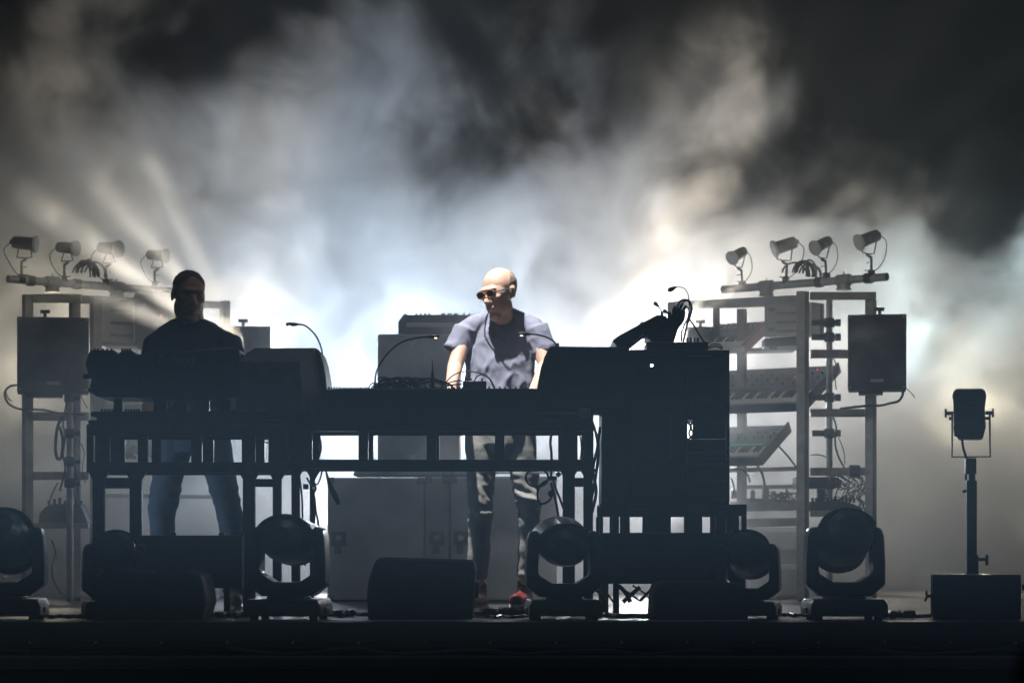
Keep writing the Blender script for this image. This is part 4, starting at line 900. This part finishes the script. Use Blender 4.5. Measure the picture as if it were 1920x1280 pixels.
def hair_shell(H, test, grow, seed=0):
    mb = MB(); mb.ell((0, .012, .032), (.078 + grow, .098 + grow, .088 + grow), u=56, v=40)
    kill = [f for f in mb.bm.faces if not test(f.calc_center_median())]
    bmesh.ops.delete(mb.bm, geom=kill, context='FACES')
    for v in mb.bm.verts: v.co += v.co.normalized() * .004 * mn.noise(v.co * 60 + Vector((seed, 0, 0)))
    geo = bmesh.ops.solidify(mb.bm, geom=mb.bm.faces[:], thickness=.006)
    mb.xf(H); return mb
def hand_prims(wr, d, pn, sgn, curl=.5, k=1.0):
    """wrist, direction of the hand, palm normal (towards what it touches), thumb side"""
    d = Vector(d).normalized(); pn = Vector(pn); pn = (pn - d * pn.dot(d)).normalized(); sd = d.cross(pn).normalized() * sgn
    wr = Vector(wr); out = [('c', wr, wr + d * .035 * k, .025 * k, .028 * k), ]
    b3 = Matrix((sd, d, pn)).transposed()
    out.append(('e', wr + d * .055 * k, (.042 * k, .050 * k, .016 * k), b3))
    for i, (o_, L, r) in enumerate(((.030, .075, .0085), (.010, .083, .009), (-.011, .077, .0085), (-.030, .060, .0075))):
        a = wr + d * (.092 - abs(o_) * .25) * k + sd * o_ * k; c1 = curl * (.8 + .15 * i); dirs = d
        p = a; out.append(('c', wr + d * .05 * k + sd * o_ * .8 * k, a, .011 * k, r * 1.1 * k))
        for sgm, f in enumerate((.45, .32, .23)):
            ang = c1 * (sgm + .6) * .75; dirs = (d * math.cos(ang) + pn * math.sin(ang)); q = p + dirs * L * f * k
            out.append(('c', p, q, r * k * (1 - .08 * sgm), r * k * (.94 - .08 * sgm))); p = q
    a = wr + d * .03 * k + sd * .028 * k; b = a + (d * .6 + sd * .7 + pn * .35).normalized() * .038 * k; c = b + (d * .9 + sd * .25 + pn * .35).normalized() * .032 * k
    out += [('c', a, b, .013 * k, .011 * k), ('c', b, c, .010 * k, .0085 * k)]
    return out
def Hm(c, yaw, pitch, roll=0, k=1.0): return Matrix.Translation(c) @ Matrix.Rotation(R(yaw), 4, 'Z') @ Matrix.Rotation(R(roll), 4, 'Y') @ Matrix.Rotation(R(pitch), 4, 'X') @ Matrix.Scale(k, 4)
def eye(H, x, parent):
    MB().ell(H @ Vector((x, -.080, .008)), .0125, u=12, v=10).build('eye', 'white', parent)
    MB().ell(H @ Vector((x, -.0915, .008)), .004, u=8, v=6).build('pupil', 'black', parent)
def wrinkle(amp, sx, sz, seed):
    return lambda co: amp * (mn.noise(Vector((co.x * sx + seed, co.y * sx, co.z * sz))) + .5 * mn.noise(Vector((co.x * sx * 2.3, co.y * sx * 2.3 + seed, co.z * sz * 2.1))))

# ---- bald man at centre
Y0 = .15
q = lambda x, y, dy=0: P(x, y, Y0 + dy)
t = thing('person', 'bald man in amber glasses and greyish lavender T-shirt, looking down to his right', 'person', (q(935, 0).x, Y0, 0))
H = Hm(q(937, 547, -.07), -44, 15, -4, 1.08)
shL, elL, wrL = q(873, 622), q(853, 688, -.10), q(845, 728, -.30)
shR, elR, wrR = q(1004, 618), q(1024, 686, -.08), q(1000, 735, -.30)
body = head_prims(H) + [('c', q(941, 574, -.03), q(940, 608, .045), .060, .072),
    ('l', [(q(938, 800, .03), .13, .08), (q(938, 740, .02), .13, .085), (q(938, 680, .03), .14, .085), (q(938, 640, .04), .15, .08), (q(939, 615, .05), .11, .06)]),
    ('c', shL, elL, .044, .043), ('c', elL, wrL, .043, .030), ('c', shR, elR, .044, .043), ('c', elR, wrR, .043, .029),
    ('c', q(905, 815, .0), q(903, 940, .02), .055, .042), ('c', q(903, 940, .02), q(898, 1100, .05), .042, .034), ('c', q(972, 815, .0), q(986, 940, .02), .055, .042), ('c', q(986, 940, .02), q(985, 1085, .10), .042, .034)]
body += hand_prims(wrL, (0.05, -.9, -.25), (0, -.1, -1), 1) + hand_prims(wrR, (-.05, -.9, -.25), (0, -.1, -1), -1)
bd_ = place(fuse(body, .0052, 5), 'body', 'skin', t)
hs = hair_shell(H, lambda c: c.z < .085 and c.y > -.012 + max(0, c.z - .02) * .9 and c.z > -.05 and not (abs(c.x) > .068 and c.z < -.0), .0015)
hs.build('stubble_hair', mat('grey_stubble', (.30, .235, .19), .8, var=.35, scale=200, bump=.4, bscale=300), t)
# glasses
gl = MB()
for sx_ in (-1, 1):
    pts = [H @ Vector((sx_ * .034 + .027 * math.cos(a), -.108 + .004 * math.cos(a) ** 2, .006 + .018 * math.sin(a))) for a in [2 * math.pi * i / 18 for i in range(19)]]
    gl.tube(pts, .0034, sub=1)
gl.tube([H @ Vector((-.008, -.112, .010)), H @ Vector((0, -.115, .013)), H @ Vector((.008, -.112, .010))], .0035, sub=3)
G = gl.build('glasses', 'specs', t)
for sx_ in (-1, 1):
    MB().ell(H @ Vector((sx_ * .034, -.1075, .006)), (.025, .0015, .0165), H.to_3x3().normalized()).build('lens', 'glass', G)
    MB().tube([H @ Vector((sx_ * .062, -.106, .012)), H @ Vector((sx_ * .082, -.055, .010)), H @ Vector((sx_ * .086, .012, .004))], .0035, sub=3).build('temple_arm', 'steelblue', G)
# T-shirt
def hemflare(co): return 0
def sw(co):
    base = .010 * mn.noise(Vector((co.x * 7 + 3, co.y * 6, co.z * 3.5))) + .006 * mn.noise(Vector((co.x * 18 + co.z * 9, co.y * 14, co.z * 10 - co.x * 6)))
    low = max(0, min(1, (1.45 - co.z) / .35))
    r1 = 1 - abs(mn.noise(Vector((co.x * 9 - co.z * 5, co.y * 9, co.z * 5 + co.x * 5)))) * 2.4; r2 = 1 - abs(mn.noise(Vector((co.x * 14 + co.z * 9 + 7, co.y * 11, co.z * 8 - co.x * 8)))) * 2.4
    return base * (.6 + 1.4 * low) + .007 * low * math.sin(co.x * 22 + co.z * 30 + 3 * mn.noise(co * 4)) + (.010 * max(0, r1) ** 2 + .007 * max(0, r2) ** 2) * (.5 + .6 * low)
sh = [('l', [(q(938, 772, .02), .190, .125), (q(938, 730, .02), .187, .124), (q(937, 690, .03), .188, .122), (q(937, 655, .05), .196, .116), (q(938, 625, .06), .204, .104), (q(939, 607, .065), .190, .088), (q(940, 596, .065), .143, .076), (q(941, 586, .06), .088, .068)]),
      ('c', q(893, 612, .03), q(874, 624, 0), .052, .064), ('c', q(986, 610, .03), q(1005, 623, 0), .052, .064), ('c', q(920, 594, .05), q(880, 616, .01), .048, .060), ('c', q(960, 593, .05), q(999, 614, .01), .048, .060),
      ('f', q(874, 616), q(854, 659, -.02), .068, .071), ('f', q(1004, 614), q(1022, 662, -.02), .068, .072)]
place(fuse(sh, .008, 3, sw), 't_shirt', 'lav', t)
# trousers
tr = [('l', [(q(938, 835, .03), .165, .118), (q(938, 805, .03), .172, .122), (q(938, 768, .03), .165, .115)]), ('e', q(939, 838, .02), (.12, .105, .075)),
      ('c', q(903, 815, .02), q(902, 870, .01), .092, .082), ('c', q(902, 870, .01), q(902, 940, .0), .082, .070), ('c', q(902, 940, 0), q(899, 1010, .03), .070, .062), ('f', q(899, 1010, .03), q(896, 1085, .05), .064, .060),
      ('c', q(974, 815, .02), q(980, 870, .01), .092, .082), ('c', q(980, 870, .01), q(990, 940, .0), .082, .072), ('c', q(990, 940, 0), q(993, 1010, .05), .070, .060), ('f', q(993, 1010, .05), q(988, 1080, .10), .062, .058)]
def tw(co):
    kn = math.exp(-((co.z - .62) / .14) ** 2) + .6 * math.exp(-((co.z - .18) / .08) ** 2)
    return .005 * mn.noise(Vector((co.x * 9, co.y * 9, co.z * 14))) + kn * .017 * mn.noise(Vector((co.x * 12 + 5, co.y * 12, co.z * 34 + 8 * co.x))) + .006 * math.sin(co.z * 26 + co.x * 40 + 4 * mn.noise(co * 5)) * (.25 + kn * .5)
place(fuse(tr, .009, 4, tw), 'trousers', 'grey', t)
def shoe(a, b, h, m, parent, sole='white', w=.047):
    a, b = Vector(a), Vector(b); d = (b - a)
    me = fuse([('c', a, b, w, w * .86), ('c', a + Vector((0, 0, h * .3)), a.lerp(b, .3) + Vector((0, 0, h * .25)), w * .95, w * .8), ('f', a + Vector((0, 0, .0)), a + Vector((0, 0, h)), w * .95, w * .9)], .007, 4)
    for v in me.vertices:
        if v.co.z < min(a.z, b.z) - w * .55: v.co.z = min(a.z, b.z) - w * .55
    o_ = place(me, 'shoe', m, parent)
    zz = min(a.z, b.z) - w * .56
    MB().prism([(-1, 0), (-1, 0), (-1, 0)], 0, 0).bm.free()
    s_ = MB(); n_ = Vector((-d.y, d.x, 0)).normalized() * w * .95; dn = d.normalized() * w
    pts = [a - dn * .9 - n_ * .6, a - dn * .6 - n_, a.lerp(b, .6) - n_, b + dn * .3 - n_ * .9, b + dn * .95, b + dn * .3 + n_ * .9, a.lerp(b, .6) + n_, a - dn * .6 + n_, a - dn * .9 + n_ * .6]
    s_.ext([Vector((p.x, p.y, .001)) for p in pts], (0, 0, max(.012, zz + .004))).build('sole', sole, o_, bevel=.003)
    return o_
shoe(Vector((q(899, 0).x, Y0 + .06, .055)), Vector((q(890, 0).x - .03, Y0 - .11, .045)), .09, 'redshoe', t, 'tan')
shoe(Vector((q(984, 0).x, Y0 + .16, .055)), Vector((q(975, 0).x - .02, Y0 + .0, .045)), .10, 'redshoe', t, 'white')

# ---- silhouetted man at left
Y0 = -.05
t = thing('person', 'short haired man in dark T-shirt and jeans, silhouetted behind the left keyboards', 'person', (q(360, 0).x, Y0, 0))
H = Hm(q(354, 553, -.01), 22, 8, 2, 1.12)
shL, elL, wrL = q(294, 650), q(280, 716, -.06), q(281, 752, -.28)
shR, elR, wrR = q(426, 644), q(450, 712, -.08), q(451, 745, -.30)
body = head_prims(H, .78) + [('e', H @ Vector((s_ * .036, -.012, -.062)), (.036, .056, .056), H.to_3x3()) for s_ in (-1, 1)] + [('c', q(354, 576, .03), q(357, 612, .04), .074, .080),
    ('l', [(q(362, 800, .03), .13, .085), (q(360, 740, .02), .135, .09), (q(358, 680, .03), .15, .09), (q(358, 640, .04), .16, .085), (q(357, 618, .05), .12, .07)]),
    ('c', shL, elL, .046, .045), ('c', elL, wrL, .045, .031), ('c', shR, elR, .046, .045), ('c', elR, wrR, .045, .031),
    ('c', q(325, 820, 0), q(303, 960, .02), .055, .042), ('c', q(303, 960, .02), q(308, 1110, .05), .05, .036), ('c', q(400, 820, 0), q(428, 960, .02), .055, .042), ('c', q(428, 960, .02), q(436, 1115, .05), .05, .036)]
body += hand_prims(wrL, (0.05, -.85, -.45), (0, -.2, -1), 1, .6) + hand_prims(wrR, (-.05, -.9, -.35), (0, -.2, -1), -1, .6)
place(fuse(body, .0055, 5), 'body', 'skin', t)
hs = hair_shell(H, lambda c: c.z > .090 - max(0, c.y + .065) * 1.15 + .012 * math.cos(c.x * 60) and c.z > (-.02 if c.y > .085 else .045), .0015, 4)
hs.build('short_hair', 'hair', t)
for sx_ in (-1, 1): eye(H, sx_ * .031, t)
sh = [('l', [(q(362, 800, .02), .178, .13), (q(361, 740, .02), .182, .13), (q(359, 690, .03), .196, .13), (q(358, 655, .04), .210, .125), (q(358, 632, .045), .212, .118), (q(357, 617, .05), .175, .10), (q(356, 606, .05), .120, .084), (q(356, 599, .05), .085, .072)]),
      ('c', q(308, 634, .02), q(292, 648, 0), .052, .064), ('c', q(408, 633, .02), q(427, 647, 0), .052, .064), ('c', q(335, 610, .05), q(298, 640, .01), .040, .056), ('c', q(378, 610, .05), q(420, 639, .01), .040, .056),
      ('f', q(293, 640), q(283, 702, -.04), .066, .070), ('f', q(425, 639), q(444, 700, -.04), .066, .070)]
place(fuse(sh, .010, 4, sw), 't_shirt', 'navy', t)
tr = [('l', [(q(362, 850, .03), .17, .125), (q(362, 815, .03), .185, .13), (q(362, 780, .03), .175, .12)]),
      ('c', q(328, 825, .02), q(316, 885, .01), .105, .092), ('c', q(316, 885, .01), q(303, 960, .0), .088, .078), ('c', q(303, 960, 0), q(307, 1030, .03), .074, .062), ('f', q(307, 1030, .03), q(310, 1118, .05), .062, .060),
      ('c', q(398, 825, .02), q(412, 885, .01), .100, .088), ('c', q(412, 885, .01), q(431, 965, .0), .084, .074), ('c', q(431, 965, 0), q(438, 1030, .03), .072, .062), ('f', q(438, 1030, .03), q(438, 1112, .05), .062, .062)]
place(fuse(tr, .010, 5, lambda c: tw(c) * .5), 'trousers', 'jeans', t)
shoe(Vector((q(310, 0).x, Y0 + .06, .055)), Vector((q(300, 0).x, Y0 - .12, .045)), .08, 'tan', t, 'white')
shoe(Vector((q(438, 0).x, Y0 + .06, .055)), Vector((q(444, 0).x, Y0 - .12, .045)), .08, 'tan', t, 'white')

# ------------------------------------------------------------------ smoke and haze
def volmat(name, build):
    m = bpy.data.materials.new(name); m.use_nodes = True; nt = m.node_tree; nt.nodes.clear()
    out = nt.nodes.new('ShaderNodeOutputMaterial'); pv = nt.nodes.new('ShaderNodeVolumePrincipled')
    nt.links.new(pv.outputs[0], out.inputs['Volume']); build(nt, pv); return m
def smoke(nt, pv):
    L = nt.links.new
    geo = nd(nt, 'ShaderNodeNewGeometry')
    def math_(op, a, b=None, c=None):
        n = nd(nt, 'ShaderNodeMath', operation=op)
        for i, v in enumerate((a, b, c)):
            if v is None: continue
            if isinstance(v, (int, float)): n.inputs[i].default_value = v
            else: L(v, n.inputs[i])
        return n.outputs[0]
    def mrange(v, a, b, c, d):
        n = nd(nt, 'ShaderNodeMapRange', interpolation_type='SMOOTHSTEP'); L(v, n.inputs[0])
        for i, x in enumerate((a, b, c, d)): n.inputs[i + 1].default_value = x
        return n.outputs[0]
    n1 = nd(nt, 'ShaderNodeTexNoise'); n1.inputs['Scale'].default_value = .75; n1.inputs['Detail'].default_value = 5; n1.inputs['Roughness'].default_value = .55; n1.inputs['Distortion'].default_value = .55
    n2 = nd(nt, 'ShaderNodeTexNoise'); n2.inputs['Scale'].default_value = 2.2; n2.inputs['Detail'].default_value = 5; n2.inputs['Roughness'].default_value = .6; n2.inputs['Distortion'].default_value = .8
    m2 = nd(nt, 'ShaderNodeMapping'); m2.inputs['Scale'].default_value = (1, .35, 1); L(geo.outputs['Position'], m2.inputs[0]); L(m2.outputs[0], n2.inputs['Vector'])
    mp = nd(nt, 'ShaderNodeMapping'); mp.inputs['Location'].default_value = (1.3, .4, 2.2); mp.inputs['Rotation'].default_value = (0, R(-18), 0); mp.inputs['Scale'].default_value = (1, .42, 1)
    L(geo.outputs['Position'], mp.inputs[0]); L(mp.outputs[0], n1.inputs['Vector'])
    sp = nd(nt, 'ShaderNodeSeparateXYZ'); L(geo.outputs['Position'], sp.inputs[0])
    near = mrange(sp.outputs[1], 1.5, 3.5, .20, 1.0)        # the bank of smoke thins towards the players
    fc = nd(nt, 'ShaderNodeFloatCurve'); cv = fc.mapping.curves[0]
    for i, (x, h) in enumerate(((-4.4, 3.3), (-2.6, 3.8), (-1.4, 3.85), (-.2, 3.5), (.8, 3.4), (1.8, 3.65), (2.5, 3.5), (3.3, 2.9), (4.4, 2.6))):
        p = ((x + 6) / 12, h / 6)
        if i < 2: cv.points[i].location = p
        else: cv.points.new(*p)
    fc.mapping.update()
    L(math_('DIVIDE', math_('ADD', sp.outputs[0], 6.0), 12.0), fc.inputs['Value'])
    top = math_('MULTIPLY', fc.outputs[0], 6.0)                       # how high the bank stands at each place
    over = math_('SUBTRACT', top, sp.outputs[2])
    bias = math_('ADD', mrange(over, -1.4, 1.8, -.21, .08), mrange(over, .3, 1.9, 0, .07))
    d = mrange(math_('ADD', n1.outputs[0], bias), .45, .62, .006, 1.0)
    side = math_('MULTIPLY', mrange(math_('ABSOLUTE', sp.outputs[0]), 1.0, 1.9, 0.0, .85), mrange(sp.outputs[1], 2.0, 2.5, 0, 1))
    left = math_('MULTIPLY', mrange(sp.outputs[0], -1.5, -2.8, 0.0, .65), mrange(sp.outputs[1], 1.1, 1.7, 0, 1))
    near = math_('MAXIMUM', math_('MAXIMUM', near, side), left)                     # and lingers round the racks
    L(math_('MULTIPLY', math_('MULTIPLY', d, near), mrange(n2.outputs[0], .37, .65, .24, 1.4)), pv.inputs['Density'])
    pv.inputs['Color'].default_value = (.92, .92, .92, 1); pv.inputs['Anisotropy'].default_value = .25
tag(MB().box((-7, 1.0, .03), (7, 7.8, 6.2)).build('smoke', volmat('smoke', smoke), smooth=False), 'drifting bank of pale stage smoke lit from behind', 'smoke', kind='stuff')
def haze(nt, pv):
    pv.inputs['Density'].default_value = .007; pv.inputs['Color'].default_value = (.75, .88, 1, 1); pv.inputs['Anisotropy'].default_value = .15
tag(MB().box((-9.6, -15.2, -2.4), (9.6, 10.9, 7.2)).build('haze', volmat('haze', haze), smooth=False), 'thin even haze filling the air of the whole stage', 'haze', kind='stuff')
